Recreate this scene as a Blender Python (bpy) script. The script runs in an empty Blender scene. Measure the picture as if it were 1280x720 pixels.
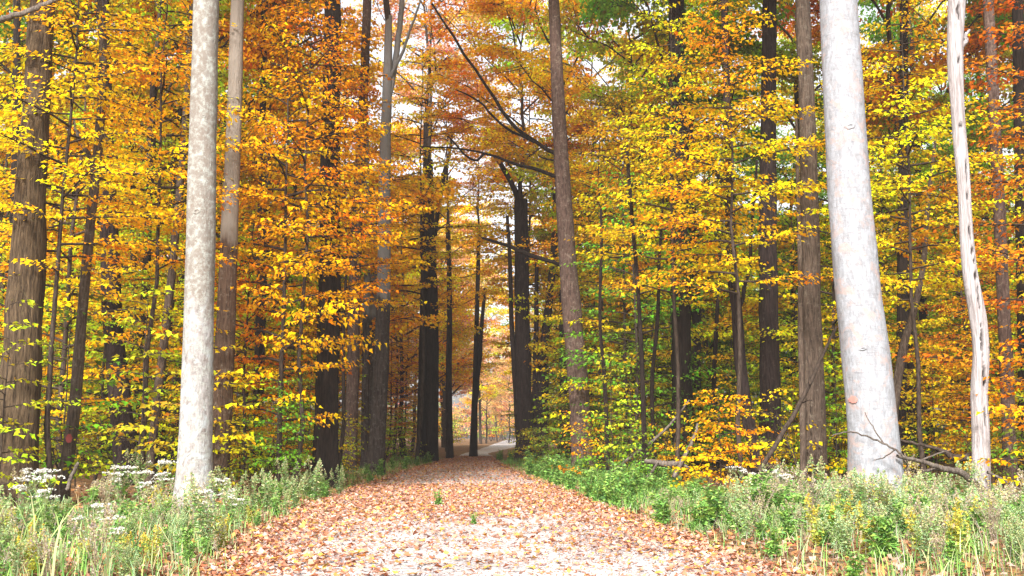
import bpy, math, random
import numpy as np
from mathutils import Vector

# ------------------------------------------------------------------ camera, sky, sun, exposure
F = 1350.0; HOR = 543.0; CAMH = 1.25            # focal length and horizon in photo pixels (1280 wide), eye height in metres
TH = math.atan((HOR - 360.0) / F)
sc = bpy.context.scene
C = sc.collection
cam = bpy.data.cameras.new('camera'); camo = bpy.data.objects.new('camera', cam); C.objects.link(camo)
camo.location = (0, 0, CAMH); camo.rotation_euler = (math.pi/2 + TH, 0, 0)
cam.sensor_width = 36.0; cam.lens = 36.0 * F / 1280.0; cam.clip_end = 2000.0; cam.clip_start = 0.05
sc.camera = camo

SUN_EL, SUN_AZ = math.radians(37), math.radians(194)   # behind the camera, a little to its left (azimuth from +Y, clockwise)
w = bpy.data.worlds.new('World'); sc.world = w; w.use_nodes = True
nt = w.node_tree; nt.nodes.clear()
sky = nt.nodes.new('ShaderNodeTexSky'); sky.sky_type = 'NISHITA'; sky.sun_disc = False
sky.sun_elevation = SUN_EL; sky.sun_rotation = SUN_AZ; sky.dust_density = 4.0; sky.air_density = 1.0
hs = nt.nodes.new('ShaderNodeHueSaturation'); hs.inputs['Saturation'].default_value = 0.22   # thin white overcast
bg = nt.nodes.new('ShaderNodeBackground'); bg.inputs['Strength'].default_value = 0.145
wo = nt.nodes.new('ShaderNodeOutputWorld')
nt.links.new(sky.outputs[0], hs.inputs['Color']); nt.links.new(hs.outputs[0], bg.inputs[0]); nt.links.new(bg.outputs[0], wo.inputs[0])
sl = bpy.data.lights.new('sun', 'SUN'); so = bpy.data.objects.new('sun', sl); C.objects.link(so)
sl.energy = 4.0; sl.angle = math.radians(9); sl.color = (1.0, 0.965, 0.92)
sdir = Vector((math.sin(SUN_AZ)*math.cos(SUN_EL), math.cos(SUN_AZ)*math.cos(SUN_EL), math.sin(SUN_EL)))
so.rotation_euler = sdir.to_track_quat('Z', 'Y').to_euler(); so.location = (0, 0, 40)
sc.view_settings.view_transform = 'Standard'; sc.view_settings.look = 'None'
sc.view_settings.exposure = 1.36; sc.view_settings.gamma = 1.0
sc.render.engine = 'CYCLES'
cy = sc.cycles
cy.max_bounces = 6; cy.diffuse_bounces = 4; cy.glossy_bounces = 1; cy.transmission_bounces = 4; cy.transparent_max_bounces = 4
cy.use_adaptive_sampling = True; cy.adaptive_threshold = 0.02; cy.use_denoising = True; cy.caustics_reflective = False; cy.caustics_refractive = False; cy.use_light_tree = False

# ------------------------------------------------------------------ helpers
def px(x, y, d):
    """point on the ray through photo pixel (x, y) at depth d along +Y"""
    u = (x - 640.0) / F; v = (360.0 - y) / F
    dy = math.cos(TH) - v * math.sin(TH); dz = math.sin(TH) + v * math.cos(TH)
    t = d / dy
    return np.array([u * t, d, CAMH + dz * t])
def scr(X, Y):
    return 640.0 + X * F / Y                      # about the screen column of a point at depth Y

PATH_Y = np.array([-6, 9.5, 13.3, 19.4, 30.7, 45, 58, 72, 90, 120, 200, 320])
PATH_L = np.array([-2.2, -2.47, -3.05, -3.45, -3.6, -3.5, -3.35, -3.2, -2.9, -2.6, -2.0, -1.0])
PATH_R = np.array([2.5, 2.36, 1.98, 1.48, 0.6, -0.4, -1.1, -1.5, -0.9, 0.9, 3.4, 7])
def path_l(y): return np.interp(y, PATH_Y, PATH_L)
def path_r(y): return np.interp(y, PATH_Y, PATH_R)
def ground_z(x, y):
    x = np.asarray(x, float); y = np.asarray(y, float)
    o = np.maximum(np.maximum(path_l(y) - x, x - path_r(y)), 0.0)
    k = 1 - np.exp(-o / 1.2)
    return k * (0.05 + 0.05*np.sin(x*0.9 + 1.3)*np.cos(y*0.7) + 0.04*np.sin(x*2.1 + y*1.7)) - 0.012

def mat(name):
    m = bpy.data.materials.new(name); m.use_nodes = True
    n = m.node_tree; n.nodes.clear()
    return m, n
def N(n, typ, **kw):
    o = n.nodes.new(typ)
    for k, v in kw.items():
        if k in o.inputs: o.inputs[k].default_value = v
        else: setattr(o, k, v)
    return o
def ramp(n, stops, interp='LINEAR'):
    r = n.nodes.new('ShaderNodeValToRGB'); r.color_ramp.interpolation = interp
    e = r.color_ramp.elements
    while len(e) < len(stops): e.new(0.5)
    for i, (p, c) in enumerate(stops):
        e[i].position = p; e[i].color = (*c, 1) if len(c) == 3 else c
    return r

def leaf_material(name, trans=0.4, rough=True):
    m, n = mat(name)
    at = N(n, 'ShaderNodeAttribute', attribute_name='col')
    oi = n.nodes.new('ShaderNodeObjectInfo')
    mx = N(n, 'ShaderNodeMix', data_type='RGBA', blend_type='MULTIPLY'); mx.inputs[0].default_value = 1.0
    n.links.new(at.outputs['Color'], mx.inputs[6]); n.links.new(oi.outputs['Color'], mx.inputs[7])
    d = n.nodes.new('ShaderNodeBsdfDiffuse'); t = n.nodes.new('ShaderNodeBsdfTranslucent')
    ms = n.nodes.new('ShaderNodeMixShader'); ms.inputs[0].default_value = trans
    n.links.new(mx.outputs[2], d.inputs[0]); n.links.new(mx.outputs[2], t.inputs[0])
    n.links.new(d.outputs[0], ms.inputs[1]); n.links.new(t.outputs[0], ms.inputs[2])
    out = n.nodes.new('ShaderNodeOutputMaterial'); n.links.new(ms.outputs[0], out.inputs[0])
    return m
M_LEAF = leaf_material('autumn_leaf', 0.5)
M_WEED = leaf_material('weed_leaf', 0.3)
M_LITTER = leaf_material('dry_leaf', 0.1)

def bark(name, dark, light, patch=None, patch_amt=0.5, zs=0.18, scale=14, bump=0.5, band=None, lich=None, lich_amt=0.45, fine=0.35, wrinkle=0.0):
    """bark: furrows stretched along the trunk, blotches, and optional second bark above/below a height"""
    m, n = mat(name)
    tc = n.nodes.new('ShaderNodeTexCoord')
    mp = N(n, 'ShaderNodeMapping'); mp.inputs['Scale'].default_value = (1, 1, zs)
    n.links.new(tc.outputs['Object'], mp.inputs[0])
    n1 = N(n, 'ShaderNodeTexNoise', Scale=scale, Detail=6.0, Roughness=0.65); n.links.new(mp.outputs[0], n1.inputs['Vector'])
    mp2 = N(n, 'ShaderNodeMapping'); mp2.inputs['Scale'].default_value = (1, 1, zs*0.55)
    n.links.new(tc.outputs['Object'], mp2.inputs[0])
    nf = N(n, 'ShaderNodeTexNoise', Scale=scale*2.6, Detail=5.0, Roughness=0.7, Distortion=0.4); n.links.new(mp2.outputs[0], nf.inputs['Vector'])
    r1 = ramp(n, [(0.36, dark), (0.66, light)]); n.links.new(n1.outputs['Fac'], r1.inputs[0])
    rf = ramp(n, [(0.36, (fine, fine, fine)), (0.52, (1, 1, 1)), (0.72, (1.18, 1.18, 1.18))]); n.links.new(nf.outputs['Fac'], rf.inputs[0])
    x = N(n, 'ShaderNodeMix', data_type='RGBA', blend_type='MULTIPLY'); x.inputs[0].default_value = 1.0
    n.links.new(r1.outputs[0], x.inputs[6]); n.links.new(rf.outputs[0], x.inputs[7]); col = x.outputs[2]
    if wrinkle:                                    # fine cross-wise wrinkles and lenticels of smooth bark
        mp3 = N(n, 'ShaderNodeMapping'); mp3.inputs['Scale'].default_value = (1, 1, 8); n.links.new(tc.outputs['Object'], mp3.inputs[0])
        nw = N(n, 'ShaderNodeTexNoise', Scale=5.0, Detail=6.0, Roughness=0.75); n.links.new(mp3.outputs[0], nw.inputs['Vector'])
        rw = ramp(n, [(0.30, (1-wrinkle,)*3), (0.46, (1, 1, 1))]); n.links.new(nw.outputs['Fac'], rw.inputs[0])
        x = N(n, 'ShaderNodeMix', data_type='RGBA', blend_type='MULTIPLY'); x.inputs[0].default_value = 1.0
        n.links.new(col, x.inputs[6]); n.links.new(rw.outputs[0], x.inputs[7]); col = x.outputs[2]
    if patch:
        n2 = N(n, 'ShaderNodeTexNoise', Scale=3.4, Detail=8.0, Roughness=0.72, Distortion=0.8); n.links.new(tc.outputs['Object'], n2.inputs['Vector'])
        r2 = ramp(n, [(patch_amt, (0, 0, 0)), (patch_amt + 0.09, (1, 1, 1))]); n.links.new(n2.outputs['Fac'], r2.inputs[0])
        x = N(n, 'ShaderNodeMix', data_type='RGBA'); x.inputs[7].default_value = (*patch, 1)
        n.links.new(r2.outputs[0], x.inputs[0]); n.links.new(col, x.inputs[6]); col = x.outputs[2]
    if band:                                      # (height, softness, colour above)
        sp = n.nodes.new('ShaderNodeSeparateXYZ'); n.links.new(tc.outputs['Object'], sp.inputs[0])
        n3 = N(n, 'ShaderNodeTexNoise', Scale=1.8, Detail=6.0, Roughness=0.7); n.links.new(mp.outputs[0], n3.inputs['Vector'])
        ma = N(n, 'ShaderNodeMath', operation='MULTIPLY_ADD'); ma.inputs[1].default_value = band[1] * 6
        n.links.new(n3.outputs['Fac'], ma.inputs[0]); n.links.new(sp.outputs[2], ma.inputs[2])
        mr = N(n, 'ShaderNodeMapRange'); mr.inputs[1].default_value = band[0] + band[1]*2.6; mr.inputs[2].default_value = band[0] + band[1]*3.4
        n.links.new(ma.outputs[0], mr.inputs[0])
        mm = N(n, 'ShaderNodeMath', operation='MULTIPLY'); mm.inputs[1].default_value = 0.85
        n.links.new(mr.outputs[0], mm.inputs[0])
        x = N(n, 'ShaderNodeMix', data_type='RGBA'); x.inputs[7].default_value = (*band[2], 1)
        n.links.new(mm.outputs[0], x.inputs[0]); n.links.new(col, x.inputs[6]); col = x.outputs[2]
    if lich:
        v = N(n, 'ShaderNodeTexNoise', Scale=9.0, Detail=9.0, Roughness=0.78); n.links.new(tc.outputs['Object'], v.inputs['Vector'])
        r4 = ramp(n, [(lich_amt + 0.05, (0, 0, 0)), (lich_amt + 0.20, (1, 1, 1))]); n.links.new(v.outputs['Fac'], r4.inputs[0])
        x = N(n, 'ShaderNodeMix', data_type='RGBA'); x.inputs[7].default_value = (*lich, 1)
        n.links.new(r4.outputs[0], x.inputs[0]); n.links.new(col, x.inputs[6]); col = x.outputs[2]
    at = N(n, 'ShaderNodeAttribute', attribute_name='rot')            # rotted hollows of a snag, 0 elsewhere
    x = N(n, 'ShaderNodeMix', data_type='RGBA'); x.inputs[7].default_value = (0.035, 0.026, 0.024, 1)
    n.links.new(at.outputs['Fac'], x.inputs[0]); n.links.new(col, x.inputs[6]); col = x.outputs[2]
    b = N(n, 'ShaderNodeBsdfPrincipled', Roughness=0.9); b.inputs['Specular IOR Level'].default_value = 0.15
    n.links.new(col, b.inputs['Base Color'])
    bp = N(n, 'ShaderNodeBump', Strength=min(1.0, bump*1.3), Distance=0.05); ad = N(n, 'ShaderNodeMath', operation='ADD'); n.links.new(n1.outputs['Fac'], ad.inputs[0]); n.links.new(nf.outputs['Fac'], ad.inputs[1]); n.links.new(ad.outputs[0], bp.inputs['Height']); n.links.new(bp.outputs[0], b.inputs['Normal'])
    out = n.nodes.new('ShaderNodeOutputMaterial'); n.links.new(b.outputs[0], out.inputs[0])
    return m
def k_(c, k): return tuple(q*k for q in c)
B = {
 'pale': bark('pale_bark', (0.1728, 0.148, 0.1345), (0.2906, 0.2801, 0.273), patch=(0.2906, 0.3081, 0.3097), patch_amt=0.50, zs=0.5, scale=11, bump=0.35, band=(3.4, 0.5, (0.1492, 0.1241, 0.1019)), lich=(0.2827, 0.2961, 0.2689), lich_amt=0.42, fine=0.7, wrinkle=0.4),
 'white': bark('white_bark', (0.2026, 0.2028, 0.2136), (0.2701, 0.2819, 0.3062), patch=(0.2836, 0.2234, 0.2101), patch_amt=0.52, zs=0.6, scale=9, bump=0.3, lich=(0.1823, 0.1719, 0.1708), lich_amt=0.50, fine=0.78, wrinkle=0.38),
 'snag': bark('bare_wood', (0.2655, 0.2268, 0.2191), (0.4425, 0.4149, 0.4156), zs=0.06, scale=26, bump=0.6, patch=(0.2655, 0.2213, 0.2022), patch_amt=0.64, fine=0.55),
 'furrow': bark('furrowed_bark', (0.03629, 0.02304, 0.01244), (0.1451, 0.09792, 0.05702), zs=0.12, scale=22, bump=1.0, patch=(0.1028, 0.08064, 0.04147), patch_amt=0.60),
 'grey':   bark('grey_bark', (0.05796, 0.03998, 0.02979), (0.1417, 0.1029, 0.07714), zs=0.15, scale=20, bump=0.8, lich=(0.1803, 0.1529, 0.117), lich_amt=0.48),
 'mauve':  bark('smooth_brown_bark', (0.0561, 0.0336, 0.0265), (0.1254, 0.0798, 0.06348), zs=0.2, scale=20, bump=0.6, lich=(0.2178, 0.174, 0.1325), lich_amt=0.48),
 'twotone': bark('two_toned_bark', (0.066, 0.0378, 0.02539), (0.132, 0.08104, 0.0541), zs=0.15, scale=18, bump=0.7, band=(5.2, 0.25, (0.2244, 0.192, 0.1601)), lich=(0.198, 0.162, 0.127), lich_amt=0.48),
 'greytop': bark('pale_topped_bark', (0.024, 0.0168, 0.015), (0.072, 0.0552, 0.048), zs=0.15, scale=18, bump=0.7, band=(5.5, 0.4, (0.192, 0.186, 0.183)), lich=(0.144, 0.132, 0.12), lich_amt=0.48),
 'dark':   bark('dark_bark', (0.0081, 0.005544, 0.004158), (0.03038, 0.0198, 0.01512), zs=0.12, scale=22, bump=1.0),
 'purple': bark('dusky_bark', (0.01462, 0.009262, 0.008336), (0.04875, 0.03242, 0.02896), zs=0.12, scale=20, bump=0.9, lich=(0.09262, 0.0741, 0.06581), lich_amt=0.52),
 'twig':   bark('twig_bark', (0.02438, 0.01706, 0.01267), (0.06825, 0.04875, 0.03656), zs=0.3, scale=20, bump=0.2),
 'dead':   bark('dead_wood', (0.07644, 0.05733, 0.04641), (0.1638, 0.1392, 0.1147), zs=0.3, scale=24, bump=0.4),
}

def ground_material(name, stops, scale, extra=None):
    m, n = mat(name)
    tc = n.nodes.new('ShaderNodeTexCoord')
    v = N(n, 'ShaderNodeTexVoronoi', Scale=scale, Randomness=1.0); n.links.new(tc.outputs['Object'], v.inputs['Vector'])
    sp = n.nodes.new('ShaderNodeSeparateColor'); n.links.new(v.outputs['Color'], sp.inputs[0])
    r = ramp(n, stops, 'CONSTANT'); n.links.new(sp.outputs[0], r.inputs[0])
    n2 = N(n, 'ShaderNodeTexNoise', Scale=0.8, Detail=5.0); n.links.new(tc.outputs['Object'], n2.inputs['Vector'])
    r2 = ramp(n, [(0.3, (0.7, 0.7, 0.7)), (0.7, (1.15, 1.15, 1.15))]); n.links.new(n2.outputs['Fac'], r2.inputs[0])
    mx = N(n, 'ShaderNodeMix', data_type='RGBA', blend_type='MULTIPLY'); mx.inputs[0].default_value = 1
    n.links.new(r.outputs[0], mx.inputs[6]); n.links.new(r2.outputs[0], mx.inputs[7])
    b = N(n, 'ShaderNodeBsdfPrincipled', Roughness=0.95); b.inputs['Specular IOR Level'].default_value = 0.1
    n.links.new(mx.outputs[2], b.inputs['Base Color'])
    bp = N(n, 'ShaderNodeBump', Strength=0.8, Distance=0.02); n.links.new(sp.outputs[1], bp.inputs['Height']); n.links.new(bp.outputs[0], b.inputs['Normal'])
    out = n.nodes.new('ShaderNodeOutputMaterial'); n.links.new(b.outputs[0], out.inputs[0])
    return m
M_FLOOR = ground_material('forest_floor', [(0, (0.09, 0.055, 0.03)), (0.25, (0.16, 0.085, 0.04)), (0.5, (0.22, 0.11, 0.045)), (0.7, (0.12, 0.08, 0.05)), (0.88, (0.30, 0.16, 0.06))], 14)
M_GRAVEL = ground_material('pale_gravel', [(0, (0.35, 0.325, 0.32)), (0.2, (0.42, 0.405, 0.41)), (0.46, (0.36, 0.26, 0.22)), (0.58, (0.48, 0.475, 0.49)), (0.87, (0.31, 0.21, 0.17))], 40)
M_STONE = ground_material('pebble', [(0, (0.33, 0.31, 0.31)), (0.4, (0.42, 0.41, 0.43)), (0.7, (0.26, 0.22, 0.20))], 9)

def flat(name, c, rough=0.8):
    m, n = mat(name)
    tc = n.nodes.new('ShaderNodeTexCoord'); ns = N(n, 'ShaderNodeTexNoise', Scale=9.0, Detail=4.0); n.links.new(tc.outputs['Object'], ns.inputs['Vector'])
    r = ramp(n, [(0.3, tuple(k*0.75 for k in c)), (0.7, tuple(min(1, k*1.2) for k in c))]); n.links.new(ns.outputs['Fac'], r.inputs[0])
    b = N(n, 'ShaderNodeBsdfPrincipled', Roughness=rough); n.links.new(r.outputs[0], b.inputs['Base Color'])
    out = n.nodes.new('ShaderNodeOutputMaterial'); n.links.new(b.outputs[0], out.inputs[0])
    return m
M_PINK = flat('faded_pink_paint', (0.44, 0.17, 0.14)); M_RED = flat('red_paint', (0.26, 0.045, 0.04))

def mesh_obj(name, verts, faces, m, parent=None, smooth=True, cols=None, attr=None):
    me = bpy.data.meshes.new(name)
    verts = np.asarray(verts, np.float32); me.vertices.add(len(verts)); me.vertices.foreach_set('co', verts.ravel())
    if isinstance(faces, np.ndarray):
        k = faces.shape[1]; nf = len(faces)
        me.loops.add(nf*k); me.loops.foreach_set('vertex_index', faces.astype(np.int32).ravel())
        me.polygons.add(nf); me.polygons.foreach_set('loop_start', np.arange(0, nf*k, k, dtype=np.int32))
    else:
        me.clear_geometry(); me.from_pydata([tuple(map(float, v)) for v in verts], [], faces); nf = len(faces)
    me.update(calc_edges=True)
    if smooth: me.polygons.foreach_set('use_smooth', np.ones(nf, bool))
    if cols is not None:
        a = me.attributes.new('col', 'FLOAT_COLOR', 'FACE')
        a.data.foreach_set('color', np.concatenate([cols, np.ones((len(cols), 1))], 1).astype(np.float32).ravel())
    if attr is not None:
        a = me.attributes.new('rot', 'FLOAT', 'POINT'); a.data.foreach_set('value', np.asarray(attr, np.float32))
    me.materials.append(m)
    return link(name, me, parent)
def link(name, me, parent=None):
    o = bpy.data.objects.new(name, me); C.objects.link(o)
    if parent is not None: o.parent = parent
    return o
def thing(name, label, cat, loc=(0, 0, 0), rz=0.0, group=None, s=1.0):
    o = bpy.data.objects.new(name, None); C.objects.link(o); o.empty_display_size = 0.3
    o.location = [float(k) for k in loc]; o.rotation_euler = (0, 0, rz); o.scale = (s, s, s) if np.isscalar(s) else s
    o['label'] = label; o['category'] = cat
    if group: o['group'] = group
    return o

def tube(pts, rad, sides=8, cap=True, wob=0.0, seed=0, flare=0.0):
    """a tapered tube along pts (quads as an Nx4 array)"""
    P = np.asarray(pts, float); R = np.asarray(rad, float); n = len(P)
    T = np.gradient(P, axis=0); T /= np.linalg.norm(T, axis=1)[:, None] + 1e-9
    ref = np.array([1.0, 0, 0]) if abs(T[:, 0]).mean() < 0.8 else np.array([0, 1.0, 0])
    U = np.cross(T, ref); U /= np.linalg.norm(U, axis=1)[:, None] + 1e-9
    V = np.cross(T, U)
    a = np.linspace(0, 2*np.pi, sides, endpoint=False)
    rr = np.repeat(R[:, None], sides, 1)
    if wob:
        g = np.random.default_rng(seed)
        L = np.concatenate([[0], np.cumsum(np.linalg.norm(np.diff(P, axis=0), axis=1))])
        f = np.zeros((n, sides))
        for k in range(14):
            f += np.sin(a[None]*g.integers(1, 7) + g.uniform(0, 6.3) + L[:, None]*g.uniform(0.6, 5.0) + 0.6*np.sin(L[:, None]*g.uniform(0.5, 3)))/3.7
        rr = rr*(1 + wob*f)
        if flare:
            rr = rr*(1 + flare*np.exp(-L[:, None]/0.28)*(1 + 0.5*np.sin(a[None]*5 + g.uniform(0, 6))))
    vs = P[:, None] + rr[..., None]*(U[:, None]*np.cos(a)[None, :, None] + V[:, None]*np.sin(a)[None, :, None])
    i = np.arange(n-1)[:, None]*sides; j = np.arange(sides)[None]; j2 = (j+1) % sides
    fs = np.stack([i+j, i+j2, i+sides+j2, i+sides+j], -1).reshape(-1, 4)
    vs = vs.reshape(-1, 3)
    return vs, fs
def join(parts):
    V, Q, o = [], [], 0
    for v, f in parts:
        V.append(v); Q.append(f + o); o += len(v)
    return np.concatenate(V), np.concatenate(Q)
def smooth_path(pts, n):
    """Catmull-Rom through pts"""
    P = np.asarray(pts, float); P = np.vstack([2*P[0]-P[1], P, 2*P[-1]-P[-2]])
    m = len(P) - 3; out = []
    for t in np.linspace(0, m - 1e-6, n):
        k = int(t); u = t - k; a, b, c, d = P[k], P[k+1], P[k+2], P[k+3]
        out.append(0.5*((2*b) + (c-a)*u + (2*a-5*b+4*c-d)*u*u + (3*b-a-3*c+d)*u**3))
    return np.array(out)

def leaves_mesh(c, tip, nor, size, col, lobed=False, wid=0.40):
    """leaf blades: centre, tip direction, normal, length; returns verts, triangles, colours per face"""
    c = np.asarray(c); n = len(c)
    tip = tip/(np.linalg.norm(tip, axis=1)[:, None] + 1e-9)
    sd = np.cross(nor, tip); sd /= np.linalg.norm(sd, axis=1)[:, None] + 1e-9
    nn = np.cross(tip, sd)
    s = np.asarray(size)[:, None]
    gl = np.random.default_rng(n); kw = gl.uniform(0.72, 1.2, (n, 1)); kf = gl.uniform(-0.6, 2.6, (n, 1))
    if lobed:
        pr = [(0, -0.5, 0), (wid*1.15, -0.12, 0.10), (wid*0.55, 0.08, 0.04), (0, 0.55, -0.06), (-wid*0.55, 0.08, 0.04), (-wid*1.15, -0.12, 0.10)]
        tr = [(0, 1, 2), (0, 2, 3), (0, 3, 4), (0, 4, 5)]
    else:
        pr = [(0, -0.5, 0), (wid, 0.0, 0.10), (0, 0.5, -0.05), (-wid, 0.0, 0.10)]
        tr = [(0, 1, 2), (0, 2, 3)]
    vs = np.stack([c + s*(sd*a*kw + tip*b + nn*h*kf) for a, b, h in pr], 1)
    k = len(pr)
    fs = (np.arange(n)[:, None, None]*k + np.array(tr)[None]).reshape(-1, 3)
    return vs.reshape(-1, 3), fs, np.repeat(col, len(tr), 0)

# ------------------------------------------------------------------ tree generator: layered sprays
def spray(g, p0, az, length, rise, leafgap, spread=0.5):
    """one bough with flat, layered twigs; returns wood tubes and leaf positions/tips"""
    n = 6; t = np.linspace(0, 1, n)
    az_t = az + np.cumsum(g.normal(0, 0.10, n))
    st = np.stack([np.cos(az_t), np.sin(az_t), rise*(1 - 1.3*t) + g.normal(0, 0.05, n)], 1)*(length/(n-1))
    P = p0 + np.vstack([[0, 0, 0], np.cumsum(st[:-1], 0)])
    wood = [(P, np.linspace(0.008 + 0.007*length, 0.003, n))]
    cs, tp = [], []
    nt_ = max(4, int(length/0.15)); sgn = 1
    for k in range(nt_):
        u = 0.16 + 0.84*(k + g.uniform(0, 1))/nt_; sgn = -sgn
        q = np.array([np.interp(u, t, P[:, i]) for i in range(3)])
        tl = min(1.1, (0.20 + spread*length*(1 - u)**0.8*0.9)*g.uniform(0.7, 1.2))
        if k == nt_-1: sgn = 0
        a2 = np.interp(u, t, az_t) + sgn*g.uniform(0.6, 1.05)
        d = np.array([math.cos(a2), math.sin(a2), g.normal(-0.06, 0.10)])
        e = q + d*tl
        if tl > 0.28: wood.append((np.array([q, (q+e)/2 + [0, 0, 0.02], e]), np.array([0.006, 0.004, 0.002])))
        m = max(3, int(tl/leafgap))
        uu = np.linspace(0.1, 1.05, m)[:, None] + g.normal(0, 0.03, (m, 1))
        sd = np.array([-d[1], d[0], 0])*(np.where(np.arange(m) % 2, 1, -1)[:, None])
        c = q + d*uu*tl + sd*g.uniform(0.02, 0.10, (m, 1)) + g.normal(0, 0.025, (m, 3))
        tip = d*0.7 + sd*g.uniform(0.3, 1.0, (m, 1)) + np.array([0, 0, -1])*g.uniform(0.05, 0.9, (m, 1)) + g.normal(0, 0.2, (m, 3))
        cs.append(c); tp.append(tip)
    return wood, np.concatenate(cs), np.concatenate(tp)

def leaf_cols(g, n, c=None):
    """multiplicative variation round the crown's colour: brightness, and green share (orange to yellow)"""
    v = g.uniform(0.70, 1.20, n); gr = np.clip(g.normal(1.0, 0.20, n), 0.55, 1.6)
    if c is not None:                               # slow drift through the crown
        gr *= 1 + 0.36*np.sin(c[:, 0]*1.1 + c[:, 2]*0.9 + g.uniform(0, 6)) * np.sin(c[:, 1]*1.2 + c[:, 2]*0.5 + g.uniform(0, 6))
    dull = g.random(n) < 0.06
    col = np.stack([v, v*gr, v*g.uniform(0.7, 1.6, n)], 1); col[dull] *= [0.6, 0.5, 0.6]
    return col

def build_tree(name, seed, H, r0, zb, rad, nb, size, leafgap, rise=0.25, ovoid=False, lobed=False, stems=1, lean=0.04, top=1.0, jit=0.35, wid=0.42, base_gap=0.0):
    """meshes of one tree kind -> (wood mesh, crown mesh)"""
    g = np.random.default_rng(seed)
    tubes, CS, TP = [], [], []
    for s in range(stems):
        a0 = g.uniform(0, 6.28); hs_ = H*(1 if s == 0 else g.uniform(0.6, 0.95))
        z = np.linspace(0, hs_, 9)
        off = np.cumsum(g.normal(0, lean, (9, 2)), 0)*hs_/8
        out = (z/hs_)[:, None]**1.0*np.array([math.cos(a0), math.sin(a0)])*(0.0 if stems == 1 else rad*0.7)
        P = np.column_stack([off + out, z]); P[0, :2] = g.normal(0, 0.04 if stems > 1 else 0, 2)
        tubes.append(tube(P, np.linspace(r0, r0*0.12, 9), 7))
        k = max(3, nb//stems)
        for i in range(k):
            u = (i + g.uniform(0.1, 0.9))/k
            zz = zb + (hs_*0.99 - zb)*u**0.9
            p = np.array([np.interp(zz, z, P[:, q]) for q in range(3)])
            prof = (1 - 0.75*u**1.6)*(0.55 + 0.45*min(1, u*4 + 0.2))
            if ovoid: prof = math.sin(math.pi*(0.16 + 0.74*u))**0.7*g.uniform(0.6, 1.1)
            ln = rad*prof*g.uniform(0.65, 1.15)
            wd, c, tp = spray(g, p, i*2.399 + g.uniform(-0.5, 0.5), max(0.3, ln), rise*g.uniform(0.5, 1.6)*(0.6 + u*top), leafgap)
            for q, (pp, rr) in enumerate(wd):
                tubes.append(tube(pp, rr*(1.0 if q else r0/0.05*0.55 + 0.45), 4))
            CS.append(c); TP.append(tp)
    c = np.concatenate(CS); tp = np.concatenate(TP); n = len(c)
    nor = np.array([0, 0, 1.0]) + g.normal(0, jit, (n, 3))
    v, f, col = leaves_mesh(c, tp, nor, g.uniform(0.5, 1.3, n)*size, leaf_cols(g, n, c), lobed, wid)
    wv, wf = join(tubes)
    wo_ = mesh_obj(name + '_wood', wv, wf, B['twig']); co = mesh_obj(name + '_crown', v, f, M_LEAF, smooth=False, cols=col)
    r = (wo_.data, co.data); bpy.data.objects.remove(wo_); bpy.data.objects.remove(co)
    return r

def build_broad(name, seed, H, r0, zb, rad, nl, nsp, size, leafgap, jit=0.7):
    """a broadleaf crown: forking, rising limbs that each carry irregular sprays"""
    g = np.random.default_rng(seed); tubes, CS, TP = [], [], []
    z = np.linspace(0, H*0.92, 10); P = np.column_stack([np.cumsum(g.normal(0, 0.10, (10, 2)), 0)*H/12, z]); P[:, :2] -= P[0, :2]
    tubes.append(tube(P, np.linspace(r0, r0*0.15, 10), 8))
    for i in range(nl):
        u = (i + g.uniform(0, 1))/nl; zz = zb + (H*0.9 - zb)*u
        p = np.array([np.interp(zz, z, P[:, q]) for q in range(3)])
        a = i*2.399 + g.uniform(-0.8, 0.8); ln = rad*g.uniform(0.6, 1.15)*math.sin(math.pi*(0.22 + 0.66*u))**0.5
        m = 7; az = a + np.cumsum(g.normal(0, 0.22, m)); up = g.uniform(0.35, 1.1)*np.linspace(1.2, 0.45, m) + g.normal(0, 0.18, m)
        st = np.column_stack([np.cos(az), np.sin(az), up]); st *= (ln/(m-1)/np.linalg.norm(st, axis=1)*1.25)[:, None]
        L = p + np.vstack([[0, 0, 0], np.cumsum(st[:-1], 0)]); t = np.linspace(0, 1, m)
        tubes.append(tube(L, np.linspace(r0*0.42, 0.008, m), 6))
        for k in range(nsp):
            v = 0.22 + 0.80*g.random()**0.8; v = min(v, 1.0); q = np.array([np.interp(v, t, L[:, c]) for c in range(3)])
            wd, c, tp = spray(g, q, az[min(m-1, int(v*m))] + g.choice([-1, 1])*g.uniform(0.2, 1.5), rad*g.uniform(0.18, 0.42), g.uniform(-0.35, 0.8), leafgap, 0.7)
            for pp, rr in wd[:1] + wd[1::2]: tubes.append(tube(pp, rr, 4))
            CS.append(c); TP.append(tp)
    c = np.concatenate(CS); tp = np.concatenate(TP); n = len(c); c = c + g.normal(0, 0.05, (n, 3))
    v, f, col = leaves_mesh(c, tp + g.normal(0, 0.4, (n, 3)), np.array([0, 0, 1.0]) + g.normal(0, jit, (n, 3)), g.uniform(0.5, 1.35, n)*size, leaf_cols(g, n, c), False, 0.42)
    wv, wf = join(tubes)
    wo_ = mesh_obj(name + '_wood', wv, wf, B['twig']); co = mesh_obj(name + '_crown', v, f, M_LEAF, smooth=False, cols=col)
    r = (wo_.data, co.data); bpy.data.objects.remove(wo_); bpy.data.objects.remove(co)
    return r

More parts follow.
